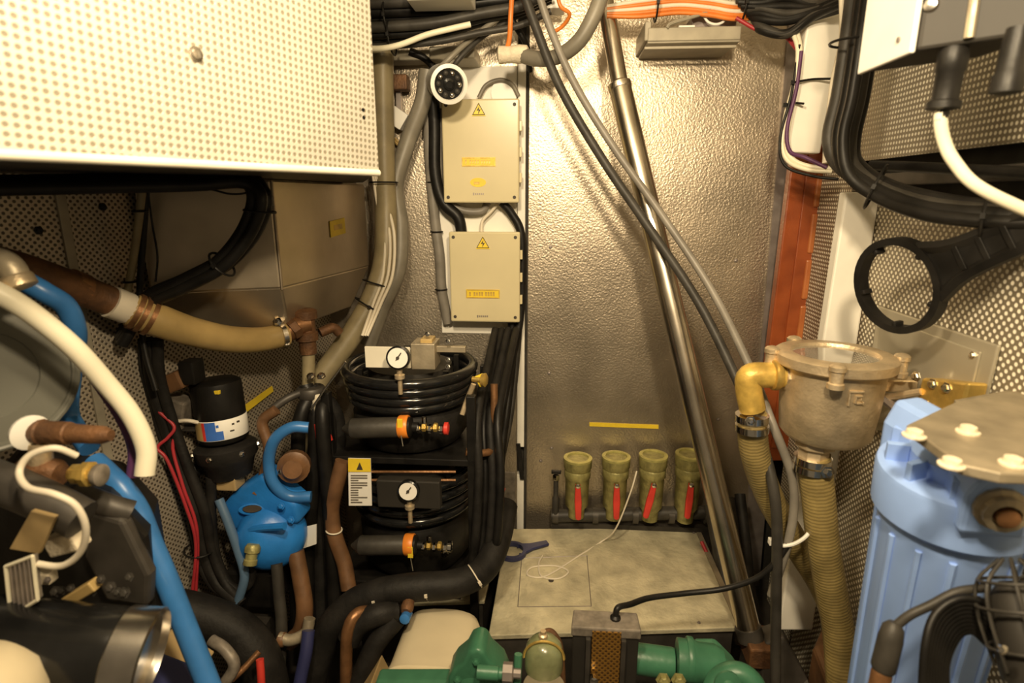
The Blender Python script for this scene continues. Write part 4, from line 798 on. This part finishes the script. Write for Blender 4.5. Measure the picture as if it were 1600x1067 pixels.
MB().tube([P(806, 1110, .80), P(808, 1060, .81), P(810, 1022, .82)], .007, 8).build('pipe', 'green', gp_)
MB().box((P(700, 1060, .84).x, .86, .12), .10, .05, .12).build('pedestal', 'bilge', gp_, False)
sb = thing('sight_bowl', 'olive domed fuel bowl with bright rim between the green pump and relay box', 'fuel bowl')
c = P(850, 1020, .84); s = S(c); R = 30*s
MB().lathe(V((c.x, c.y, .18)), (0, 0, 1), [(R*.9, 0), (R*.9, c.z-.18-.03), (R, c.z-.18-.028), (R*1.0, c.z-.18), (R*.92, c.z-.18+.014), (R*.7, c.z-.18+.024), (R*.3, c.z-.18+.030)], 28).build('bowl', 'green_bowl', sb)
MB().tube([c+V((R*1.04*math.cos(a_), -.012, R*1.02*math.sin(a_))) for a_ in [math.pi*i/12 for i in range(13)]], .0022, 8, 2).build('bail', 'brass', sb)
MB().lathe(c+V((-.002, 0, .029)), (0, 0, 1), [(.008, 0), (.008, .008), (.005, .010), (.005, .016)], 8).build('bleed_screw', 'bronze', sb)
MB().lathe(P(850, 1072, .80), (0, 0, 1), [(R*1.0, -.02), (R*1.06, -.016), (R*1.06, .0), (R*.9, .002)], 28).build('clamp_ring', 'filter_metal', sb)
hose('fuel_line', [(846, 992, .87), (858, 986, .88), (868, 994, .88), (876, 1015, .88), (880, 1080, .86)], 5, 'rust', 'dark rusty fuel line behind the domed fuel bowl', 'fuel line')
rb = thing('relay_box', 'dark grey box with brass mesh front standing before the floor plate', 'relay box')
ta, tb = P(900, 957, .94), P(992, 957, .94); fa_, fb_ = P(895, 978, .90), P(1000, 978, .90); zt = .345
zt = fa_.z
MB().prism([V((fa_.x, .90, .05)), V((fb_.x, .90, .05)), V((tb.x+.003, .943, .05)), V((ta.x-.002, .943, .05))], (0, 0, zt-.055)).build('case', 'box_dark', rb, False, .003)
MB().prism([V((fa_.x-.003, .897, zt-.02)), V((fb_.x+.003, .897, zt-.02)), V((tb.x+.005, .945, zt-.02)), V((ta.x-.005, .945, zt-.02))], (0, 0, .020)).build('lid', 'tag_grey', rb, False, .003)
MB().box((P(946, 1030, .897).x, .8975, (P(946, 985, .897).z+.08)/2), 22*S(P(946, 1030, .9)), .003, (P(946, 988, .897).z-.08)/2).build('mesh', 'mesh_brass', rb, False)
for x in (918, 973): MB().box((P(x, 1030, .894).x, .894, (zt-.02+.08)/2), .004, .004, (zt-.02-.08)/2).build('mesh_frame', 'base_metal', rb, False)
MB().lathe(P(928, 1062, .88), (0, -1, 0), [(.006, -.01), (.008, .004), (.003, .006)], 10).build('terminal', 'chrome', rb)
MB().lathe(V((P(962, 968, .92).x, .925, zt)), (0, 0, 1), [(.010, -.004), (.010, .004), (.006, .008)], 10).build('grommet', 'black', rb)
gm = thing('green_motor', 'green electric motor with flanged end right of the relay box', 'motor')
g0 = P(990, 1028, .94); s = S(g0); ax_ = V((1, -.10, -.01)).normalized()
MB().lathe(g0-ax_*.02, ax_, [(23*s, 0), (23*s, .09), (22*s, .095)], 28).build('barrel', 'green', gm)
MB().lathe(P(1056, 1030, .93), ax_, [(22*s, 0), (31*s, .002), (31*s, .034), (29*s, .038), (29*s, .07), (24*s, .085)], 28).build('end_bell', 'green', gm)
MB().lathe(P(1072, 1030, .93), ax_, [(32*s, 0), (33*s, .002), (33*s, .010), (32*s, .012)], 28).build('flange', 'green', gm)
MB().prism([P(1090, 1026, .92), P(1128, 1025, .92), P(1160, 1058, .90), P(1168, 1110, .87), P(1092, 1110, .87)], (0, .05, 0)).build('gearbox', 'green', gm, False, .008)
MB().tube([P(1110, 1100, .84), P(1122, 1064, .86), P(1150, 1052, .86), P(1176, 1068, .85), P(1186, 1110, .83)], .020, 12).build('elbow', 'green', gm)
MB().lathe(P(1136, 1068, .82), (0, -1, .3), [(.022, 0), (.022, .006), (.010, .008), (.006, .014)], 16).build('cap', 'green', gm)
MB().box((P(1030, 1070, .94).x+.04, .93, .10), .13, .03, .10).build('bed', 'bilge', gm, False)
for x in (1036, 1060): bolt(gm, P(x, 1062, .89), (0, -1, .3), .009, 'olive_bronze')
# ================================================================== PORT SIDE HOSES & PUMPS
# tan hose with bronze pipe
bp_ = thing('bronze_pipe', 'weathered bronze pipe leading into the tan hose at the port wall', 'pipe')
MB().tube([P(-40, 402, .80), P(30, 420, .82), P(90, 440, .86), P(150, 462, .92), P(215, 487, .97)], 24*S(P(120, 450, .9)), 18).build('tube', 'rust', bp_)
m_ = MB(); clamp(m_, P(118, 449, .89), P(150, 462, .92)-P(90, 440, .86), 25*S(P(118, 449, .89)), .012); m_.build('band', 'copper', bp_)
m_ = MB(); d_ = P(215, 487, .97)-P(150, 462, .92); m_.tube([P(172, 471, .935), P(200, 482, .96)], 25*S(P(190, 478, .95)), 18, 2); m_.build('sleeve', 'white_wire', bp_)
th_ = thing('tan_hose', 'thick tan rubber hose clamped between bronze pipe and bronze tee', 'hose')
hq = [P(205, 484, .965), P(245, 500, .99), P(300, 518, 1.04), P(360, 530, 1.10), P(410, 530, 1.16), (P(448, 522, 1.20))]
MB().tube(hq, [26*S(hq[0]), 26*S(hq[1]), 23*S(hq[2]), 21*S(hq[3]), 19*S(hq[4]), 18*S(hq[5])], 20).build('tube', 'tan_hose', th_)
for i, (x, y, Y) in enumerate(((212, 487, .967), (222, 491, .975), (234, 496, .983))):
    m_ = MB(); clamp(m_, P(x, y, Y), hq[1]-hq[0], 28*S(P(x, y, Y)), .004); m_.build('hose_clamp', 'copper', th_)
m_ = MB(); clamp(m_, P(440, 524, 1.19), hq[5]-hq[4], 20*S(P(440, 524, 1.19)), .005); m_.build('hose_clamp', 'steel', th_)
bolt(th_, P(434, 503, 1.18), (0, -1, .3), .007, 'chrome', 'clamp_screw')
tee = thing('bronze_tee', 'rusty bronze tee fitting at the end of the tan hose', 'fitting')
tc_ = P(482, 505, 1.24); k = S(tc_)
MB().lathe(P(482, 552, 1.24), (0, 0, 1), [(13*k, 0), (13*k, .03), (17*k, .032), (17*k, .05), (14*k, .052), (14*k, .08), (18*k, .082), (18*k, .10), (12*k, .104)], 16).build('riser', 'rust', tee)
MB().tube([P(446, 522, 1.20), P(462, 510, 1.22), tc_], 15*k, 14).build('branch', 'copper', tee)
MB().lathe(P(452, 517, 1.205), P(470, 505, 1.23)-P(446, 522, 1.20), [(17*k, 0), (18*k, .004), (18*k, .016), (16*k, .018)], 8).build('nut', 'rust', tee)
MB().tube([P(482, 548, 1.24), P(482, 600, 1.23), P(483, 660, 1.22), P(490, 760, 1.20)], 10*k, 12).build('drop_pipe', 'khaki_hose', tee)
MB().tube([P(500, 520, 1.27), P(520, 512, 1.29), P(530, 520, 1.3)], 8*k, 10).build('spigot', 'rust', tee)
kx = thing('hose_clamp_block', 'dark clamp block where khaki hose meets the drop pipe', 'clamp')
MB().lathe(P(486, 612, 1.21), (0, 0, 1), [(20*k, -.012), (22*k, -.008), (22*k, .008), (20*k, .012)], 16).build('band', 'base_metal', kx)
for dx in (-6, 10): bolt(kx, P(492+dx, 588, 1.20), (0, -.5, 1), .007, 'steel')
rd = thing('red_capped_pipe', 'cream pipe with red band left of the compressors', 'pipe')
MB().tube([P(496, 615, 1.20), P(502, 660, 1.19), P(506, 690, 1.18)], 10*k, 12).build('tube', 'white_wire', rd)
MB().tube([P(502, 660, 1.188), P(508, 690, 1.178)], 12.5*k, 12).build('red_band', 'red', rd)
hose('dipstick_rod', [(486, 640, 1.16), (510, 605, 1.17), (540, 565, 1.18)], 2, 'steel', 'thin bright rod slanting left of the upper compressor', 'rod')
g = 'black hoses left of the compressors'
for i, (x0, x1, Y) in enumerate(((494, 480, 1.18), (516, 500, 1.20), (470, 462, 1.16), (530, 512, 1.22), (506, 520, 1.16))):
    hose('drop_hose', [(478+i*7, 602+i*4, 1.215), (x0-2, 660, Y+.01), ((x0+x1)/2, 780, Y), (x1, 880, Y-.01), (x1+4, 1000, Y-.05)], 11, 'black_rubber' if i % 2 else 'black', 'black hose dropping between the blue pump and the compressors', 'hose', g)
wl2 = tag(MB().prism([P(468, 826, 1.13), P(494, 820, 1.13), P(494, 850, 1.13), P(470, 858, 1.13)], (0, .004, 0)).build('paper_label', 'white', None, False), 'blank white label stuck on a black hose beside the blue pump', 'label')
hose('brown_pipe', [(462, 862, 1.08), (470, 905, 1.06), (476, 950, 1.04), (470, 985, 1.03), (450, 1005, 1.02)], 13, 'brown_hose', 'reddish brown pipe below the blue pump', 'pipe', n=14)
ce = thing('clear_elbow', 'small brass tipped elbow at the end of the brown pipe', 'fitting')
MB().tube([P(484, 966, 1.0), P(478, 988, .99), P(455, 1000, .98), P(436, 996, .98)], .012, 12).build('elbow', 'filter_metal', ce); MB().lathe(P(446, 1000, .98), (-1, 0, .1), [(.013, 0), (.015, .003), (.015, .014), (.010, .016)], 12).build('tip', 'brown_hose', ce)
hose('navy_hose', [(482, 985, .97), (478, 1020, .95), (468, 1070, .93), (462, 1120, .92)], 10, 'navy', 'navy blue hose dropping at the lower port side', n=12)
hose('wire_bundle', [(432, 880, 1.05), (436, 930, 1.03), (440, 980, 1.01), (436, 1060, .98)], 9, 'dark_grey', 'dark grey cable dropping below the blue pump', 'cable')
hose('red_rod', [(406, 1030, .86), (408, 1060, .85), (410, 1110, .84)], 6, 'red', 'short red tube in front of the fat black hose', 'tube')
# black pump with label
bpump = thing('black_pump', 'black electric pump motor with a white and blue label on the port wall', 'pump')
ta = P(336, 592, 1.12); tb = P(352, 694, 1.11); d_ = (tb-ta).normalized(); k = S(ta); R = 37*k
MB().lathe(ta, d_, [(R*.8, 0), (R*.98, .006), (R, .012), (R, .128), (R*.9, .134)], 32).build('motor', 'black', bpump)
la_, lb_ = .085, .120
lab = MB().lathe(ta+d_*.080, d_, [(R*1.012, 0), (R*1.018, .0005), (R*1.018, .042), (R*1.012, .0425)], 32).build('label', 'white', bpump)
def wrap(a0, a1, h0, h1, m, nm, rr=1.03):
    fr_ = CAM-ta; fr_ = (fr_-d_*fr_.dot(d_)).normalized(); sd_ = d_.cross(fr_).normalized()
    if sd_.x < 0: sd_ = -sd_
    pts = []
    N_ = 6
    dirs = [fr_*math.cos(math.radians(a0+(a1-a0)*i/N_))+sd_*math.sin(math.radians(a0+(a1-a0)*i/N_)) for i in range(N_+1)]
    vs = [ta+d_*h0+q_*R*rr for q_ in dirs]+[ta+d_*h1+q_*R*rr for q_ in dirs]
    MB().add(vs, [(i, i+1, N_+2+i, N_+1+i) for i in range(N_)]).build(nm, m, lab, True)
wrap(-78, -48, .0815, .121, 'tan_hose', 'print_photo'); wrap(-48, -40, .0815, .121, 'red', 'print_bar'); wrap(-40, -15, .0815, .121, 'label_blue', 'print_panel'); wrap(-15, 0, .102, .121, 'label_blue', 'print_corner')
wrap(-14, -8, .088, .094, 'label_blue', 'print_mark'); wrap(20, 26, .090, .094, 'ink', 'print_mark'); wrap(32, 40, .088, .092, 'ink', 'print_mark'); wrap(14, 24, .104, .107, 'ink', 'print_mark')
MB().box(ta+d_*.028+(CAM-ta).normalized()*R*.98, .006, .004, .004).build('indicator', 'yellow', bpump, False, .001)
MB().lathe(tb-d_*.006, d_, [(R*1.05, 0), (R*1.25, .008), (R*1.25, .030), (R*1.1, .04), (R*.9, .075), (R*.5, .08)], 28).build('pump_head', 'black_rubber', bpump)
for a_ in range(0, 360, 60):
    u, v_, _ = basis(d_); dr = u*math.cos(math.radians(a_))+v_*math.sin(math.radians(a_)); bolt(bpump, tb+d_*.012+dr*R*1.22, dr, .005, 'steel')
MB().tube([tb+d_*.05, P(320, 730, 1.10), P(292, 736, 1.08)], .016, 10).build('inlet_spigot', 'black', bpump)
ps = thing('pressure_switch', 'dark pressure switch beside the black pump with red wires', 'switch')
MB().box(P(272, 596, 1.08), (.030, 0, .012), (0, .025, 0), (-.006, 0, .018)).build('cap', 'brown_hose', ps, False, .004)
MB().box(P(300, 580, 1.08), .016, .02, .024).build('connector', 'black', ps, False, .003)
MB().box(P(275, 640, 1.09), (.026, 0, -.010), (0, .02, 0), (.008, 0, .030)).build('body', 'tag_grey', ps, False, .004)
MB().box(P(300, 662, 1.10), .03, .02, .010).build('bracket', 'base_metal', ps, False, .002)
MB().tube([P(262, 661, 1.06), P(290, 657, 1.06), P(310, 660, 1.07)], .004, 8).build('wire_tail', 'white_wire', ps)
g = 'red wires of the pressure switch'
hose('red_wire', [(250, 590, 1.05), (236, 615, 1.04), (246, 640, 1.04), (272, 666, 1.04), (262, 684, 1.03), (246, 700, 1.02), (262, 720, 1.02), (290, 790, 1.02), (306, 850, 1.02), (300, 930, 1.01)], 2.6, 'red_wire', 'red wire from the pressure switch down the port wall', 'wire', g)
hose('red_wire', [(252, 596, 1.06), (240, 620, 1.05), (252, 648, 1.05), (276, 668, 1.05), (270, 700, 1.04), (286, 760, 1.03), (308, 830, 1.03), (306, 930, 1.02)], 2.6, 'red_wire', 'red wire from the pressure switch down the port wall', 'wire', g)
g = 'black cables dropping down the port wall'
for i, (dx, r) in enumerate(((0, 9), (14, 8), (-10, 6))):
    hose('drop_cable', [(232+dx, 530, 1.03), (236+dx, 590, 1.04), (256+dx, 660, 1.05), (280+dx, 730, 1.05), (306+dx, 800, 1.05), (318+dx, 860, 1.05), (338+dx, 910, 1.04), (372+dx*.5, 942, 1.02)], r, 'black_rubber', 'black cable dropping down the port wall behind the red wires', 'cable', g)
hose('slate_hose', [(342, 780, 1.06), (356, 815, 1.05), (372, 860, 1.04), (382, 900, 1.03), (372, 940, 1.02)], 7, 'slate_blue', 'dull slate blue hose bending down left of the blue pump', n=12) 
hose('black_loop', [(330, 745, 1.07), (330, 820, 1.06), (340, 880, 1.05), (365, 920, 1.04), (392, 905, 1.05), (384, 850, 1.06)], 8, 'black_rubber', 'black hose loop between red wires and blue pump', n=12)
tie(P(312, 858, 1.045), (.1, 0, 1), .030, 'black tie gathering the port wall cables')
# blue pump
bl = thing('blue_pump', 'bright blue cast pump with domed volute and top flange', 'pump')
c = P(425, 838, 1.08); k = S(c); ax_ = V((.42, -.80, .30)).normalized(); R = 52*k
MB().lathe(c-ax_*.05, ax_, [(R*.95, -.02), (R*1.0, 0), (R*1.02, .035), (R*.98, .05), (R*.86, .068), (R*.55, .084), (R*.15, .09)], 32).build('volute', 'blue_pump', bl)
MB().prism([P(338, 800, 1.08), P(362, 772, 1.08), P(408, 742, 1.08), P(436, 768, 1.08), P(462, 790, 1.08), P(468, 820, 1.08), P(400, 826, 1.08), P(350, 832, 1.08)], (.01, .05, .01)).build('flange', 'blue_pump', bl, True, .010, 3)
MB().lathe(P(394, 795, 1.078), (.2, -1, .3), [(.022, -.006), (.022, .003), (.017, .004), (.015, .0)], 20, 1.25, .55).build('port_rim', 'blue_pump', bl)
MB().lathe(P(394, 795, 1.074), (.2, -1, .3), [(.016, 0), (.015, .001)], 18, 1.25, .5).build('port_hole', 'ink', bl)
MB().tube([P(365, 838, 1.06), P(400, 826, 1.05), P(445, 822, 1.04)], .008, 8).build('rib', 'blue_pump', bl)
MB().lathe(P(396, 850, 1.03), (-.1, -.4, -1), [(.012, 0), (.016, .006), (.016, .016), (.012, .018), (.012, .03), (.014, .032), (.014, .042)], 10).build('drain_cock', 'olive_bronze', bl)
for x, y in ((352, 800), (440, 790), (455, 812)): bolt(bl, P(x, y, 1.07), (0, -1, .3), .006, 'blue_pump')
MB().box(P(405, 905, 1.10), .055, .04, .045).build('base', 'black', bl, False, .006)
MB().box(P(400, 990, 1.10), .05, .04, .06).build('stand', 'bilge', bl, False)
MB().box(P(360, 750, 1.09), .022, .02, .016).build('gland_plate', 'tan_tag', bl, False, .003)
# blue ring hose
k = S(P(455, 725, 1.10))
lp_ = [P(482, 668, 1.10), P(455, 668, 1.09), P(430, 686, 1.08), P(420, 718, 1.08), P(426, 752, 1.08), P(450, 775, 1.09), P(486, 776, 1.10)]
hose('looped_hose', lp_, 9, 'blue_hose', 'blue hose looping round beside the blue pump', n=12)
vs_ = thing('vane_fitting', 'dark brown fitting with chrome glint inside the blue hose loop', 'fitting')
MB().lathe(P(462, 725, 1.12), (.3, -1, .2), [(.030, 0), (.034, .006), (.034, .03), (.026, .034), (.020, .046)], 18).build('body', 'brown_hose', vs_)
MB().lathe(P(440, 735, 1.09), (.2, -1, .2), [(.006, 0), (.006, .01), (.003, .012)], 8).build('stud', 'chrome', vs_)
MB().tube([P(400, 770, 1.09), P(412, 745, 1.1), P(420, 700, 1.12), P(410, 660, 1.13), P(432, 640, 1.14)], .012, 10).build('tail', 'brown_hose', vs_)
MB().tube([P(424, 640, 1.15), P(450, 622, 1.17), P(480, 610, 1.2)], .009, 10).build('link', 'base_metal', vs_)
# white hose
hose('white_hose', [(-40, 440, .62), (20, 470, .64), (70, 505, .66), (120, 548, .68), (165, 598, .70), (205, 648, .71), (228, 700, .71), (226, 742, .70)], 15, 'white_hose', 'thick white hose arching across the port side', n=16)
hose('purple_hose', [(150, 590, .72), (190, 650, .73), (210, 700, .73), (208, 745, .72)], 10, 'purple', 'purple hose beside the thick white hose', n=12)
hose('blue_water_hose', [(40, 440, .74), (72, 458, .75), (104, 480, .77), (118, 520, .78), (112, 570, .79), (106, 640, .79), (118, 670, .78), (140, 700, .76)], 15, 'blue_hose', 'blue hose bending behind the thick white hose', n=14)
be = thing('brass_elbow', 'pale brass elbow at the top end of the white hose', 'fitting')
MB().tube([P(-30, 400, .66), P(0, 408, .66), P(18, 420, .66), P(28, 442, .66)], .016, 12).build('bend', 'filter_metal', be); MB().lathe(P(22, 432, .66), (.4, 0, -1), [(.018, 0), (.020, .003), (.020, .014), (.016, .016)], 12).build('collar', 'bronze', be)
hose('blue_water_hose', [(148, 722, .72), (165, 738, .71), (192, 765, .70), (216, 800, .70), (236, 850, .69), (262, 910, .68), (292, 985, .67), (330, 1080, .65), (350, 1130, .64)], 17, 'blue_hose', 'bright blue hose running down the port side to the floor', n=16)
hose('blue_water_hose', [(205, 810, .74), (230, 850, .74), (238, 900, .74), (226, 940, .74), (236, 968, .73)], 13, 'label_blue', 'darker blue hose behind the bright blue hose', n=14)
# grey tank at left edge
gt = thing('grey_drum', 'olive grey metal drum at the port edge', 'drum')
c = P(-26, 588, .665); axd_ = (CAM+V((.05, 0, -.1))-c).normalized(); k = S(c)
MB().lathe(c-axd_*.09, axd_, [(118*k, 0), (122*k, .004), (122*k, .085), (118*k, .09), (112*k, .09), (110*k, .087), (70*k, .089), (68*k, .087), (30*k, .087)], 44).build('shell', 'tank_grey', gt)
MB().ring(c-axd_*.002, axd_, 119*k, .004, 44, 8).build('rim', 'tank_grey', gt)
# bronze valve group
bv = thing('bronze_valve', 'old bronze valve with rusty stem and round white knob', 'valve')
MB().lathe(P(54, 674, .62), (1, 0, -.02), [(.010, -.004), (.014, 0), (.016, .01), (.014, .012), (.014, .045), (.012, .047), (.011, .09), (.007, .10)], 16).build('stem', 'rust', bv)
MB().lathe(P(46, 675, .615), (1, -.4, -.1), [(.012, -.004), (.021, -.002), (.022, .003), (.014, .006)], 24).build('knob', 'white', bv)
MB().tube([P(62, 690, .62), P(64, 715, .62), P(62, 738, .62)], .013, 12).build('bonnet', 'bronze', bv)
MB().lathe(P(30, 738, .62), (1, 0, -.02), [(.014, 0), (.019, .006), (.021, .03), (.019, .05), (.014, .056)], 18).build('body', 'rust', bv)
MB().lathe(P(112, 740, .62), (1, 0, .02), [(.010, 0), (.013, .004), (.013, .016), (.016, .018), (.016, .026), (.012, .028), (.012, .036)], 8).build('union', 'brass', bv)
MB().lathe(P(152, 742, .62), (1, 0, 0), [(.011, -.004), (.014, 0), (.014, .006), (.011, .008)], 16).build('ring_nut', 'tag_grey', bv)
hose('pale_hose', [(120, 712, .585), (85, 700, .57), (46, 712, .56), (30, 738, .55), (44, 762, .535), (84, 772, .53), (118, 790, .535), (134, 825, .54), (126, 862, .545), (96, 884, .545), (52, 880, .545)], 5.5, 'white_wire', 'thin pale hose curling around the bronze valve', n=12)
# engine block dark
eb = thing('engine_block', 'dark engine with pipes at the lower port corner', 'engine')
MB().prism([P(x, y, .66) for x, y in ((-20, 745), (40, 752), (170, 775), (230, 840), (250, 960), (210, 1200), (-20, 1200))], (-.06, .11, 0)).build('block', 'black', eb, False, .012)
MB().tube([P(-20, 746, .585), P(30, 765, .585), P(90, 792, .585), P(128, 812, .585)], .024, 14).build('exhaust_pipe', 'base_metal', eb)
MB().tube([P(120, 770, .66), P(170, 790, .66), P(205, 800, .67)], .016, 10).build('coolant_pipe', 'base_metal', eb)
MB().prism([P(140, 800, .645), P(190, 815, .645), P(232, 900, .645), P(230, 950, .645), P(165, 940, .645), P(130, 870, .645)], (0, .02, 0)).build('side_cover', 'base_metal', eb, False, .006)
for i in range(14):
    x = 50+i*12+random.uniform(-4, 4); y = 905+random.uniform(-8, 40); bolt(eb, P(x, y, .60), (.1, -1, .5), random.choice((.003, .004, .005)), random.choice(('base_metal', 'dark_grey', 'edge_metal')), 'nut')
MB().box(P(128, 925, .60), (.022, 0, .014), (0, .008, 0), (-.004, 0, .006)).build('link_plate', 'tan_hose', eb, False, .002)
MB().box(P(70, 900, .61), .012, .008, .008).build('terminal', 'tape', eb, False, .002)
MB().box((P(80, 1000, .70).x, .68, .22), .12, .06, .22).build('engine_bed', 'bilge', eb, False)
MB().box(P(105, 845, .59), (.020, 0, .006), (0, .012, 0), (-.004, 0, .012)).build('lug', 'tape', eb, False, .003)
tg1 = tag(MB().prism([P(48, 798, .555), P(86, 808, .555), P(60, 866, .555), P(14, 858, .555)], (0, .006, 0)).build('tag_plate', 'tan_tag', None, False, .001), 'plain tan tag hanging from the dark engine pipe', 'tag')
tg2 = thing('louvred_tag', 'grey finned tag with cream frame hanging at the engine', 'tag')
qd = [P(10, 884, .54), P(52, 868, .54), P(60, 936, .54), P(18, 962, .54)]
MB().prism(qd, (0, .006, 0)).build('face', 'tag_grey', tg2, False)
for i in range(4): MB().tube([qd[i]+V((0, -.001, 0)), qd[(i+1) % 4]+V((0, -.001, 0))], .0022, 6, 2).build('frame', 'white_hose', tg2)
for i in range(1, 6): MB().tube([qd[0].lerp(qd[1], i/6)+V((0, -.001, 0)), qd[3].lerp(qd[2], i/6)+V((0, -.001, 0))], .0012, 5, 2).build('fin', 'edge_metal', tg2)
# canister with bright collar
cn = thing('black_canister', 'glossy black canister with a bright metal end collar', 'canister')
ca, cb_ = P(-60, 1000, .52), P(214, 1022, .56); d_ = (cb_-ca).normalized(); R = 66*S(cb_)
MB().lathe(ca, d_, [(R*.95, 0), (R, .01), (R, (cb_-ca).length-.03), (R*.98, (cb_-ca).length-.02)], 36).build('body', 'black_gloss', cn)
MB().lathe(cb_-d_*.022, d_, [(R*1.0, 0), (R*1.04, .002), (R*1.06, .038), (R*1.0, .040), (R*.98, .030), (R*.4, .028)], 36).build('collar', 'steel', cn)
wc_ = thing('white_vessel', 'rounded cream vessel in the lower port corner', 'vessel')
c = P(-40, 1110, .46); MB().lathe(c-V((0, 0, .08)), (0, 0, 1), [(.06, 0), (.066, .02), (.066, .09), (.060, .115), (.040, .135), (.015, .142)], 32).build('shell', 'cover_cream', wc_)
MB().lathe(c+V((0, 0, .058)), (0, 0, 1), [(.014, 0), (.014, .012), (.008, .014)], 16).build('cap', 'cover_cream', wc_)
hose('braided_hose', [(330, 1000, .86), (352, 1015, .85), (366, 1040, .84), (350, 1070, .83), (330, 1110, .82)], 9, 'tag_grey', 'grey braided hose under the fat black hose', n=12)
hose('braided_hose', [(362, 1062, .84), (385, 1040, .86), (405, 1018, .88)], 5, 'copper', 'short copper pipe under the fat black hose', 'pipe')
tb_ = tag(MB().box(P(280, 1030, .80), (.035, 0, -.025), (0, .03, 0), (.012, 0, .018)).build('timber_chock', 'tan_tag', None, False, .003), 'tan timber chock behind the bright blue hose', 'chock')
tb2 = tag(MB().box(P(262, 1075, .74), (.05, 0, -.02), (0, .03, 0), (.01, 0, .03)).build('navy_pad', 'navy', None, False, .006), 'navy blue pad below the timber chock', 'pad')

# ================================================================== FINALISE: origins and parenting
bpy.context.view_layer.update()
for o in [o for o in WORLD if o.type == 'EMPTY']:
    vs = []
    for ch in o.children_recursive:
        if ch.type == 'MESH':
            c = WORLD[ch]; rm = ch.rotation_euler.to_matrix(); vs += [c+rm @ V(b) for b in ch.bound_box]
    if vs:
        WORLD[o] = V(((min(v.x for v in vs)+max(v.x for v in vs))/2, (min(v.y for v in vs)+max(v.y for v in vs))/2, min(v.z for v in vs)))
    else: WORLD[o] = V((0, 0, 0))
for o in WORLD:
    o.location = WORLD[o]-(WORLD[o.parent] if o.parent else V((0, 0, 0)))
bpy.context.view_layer.update()
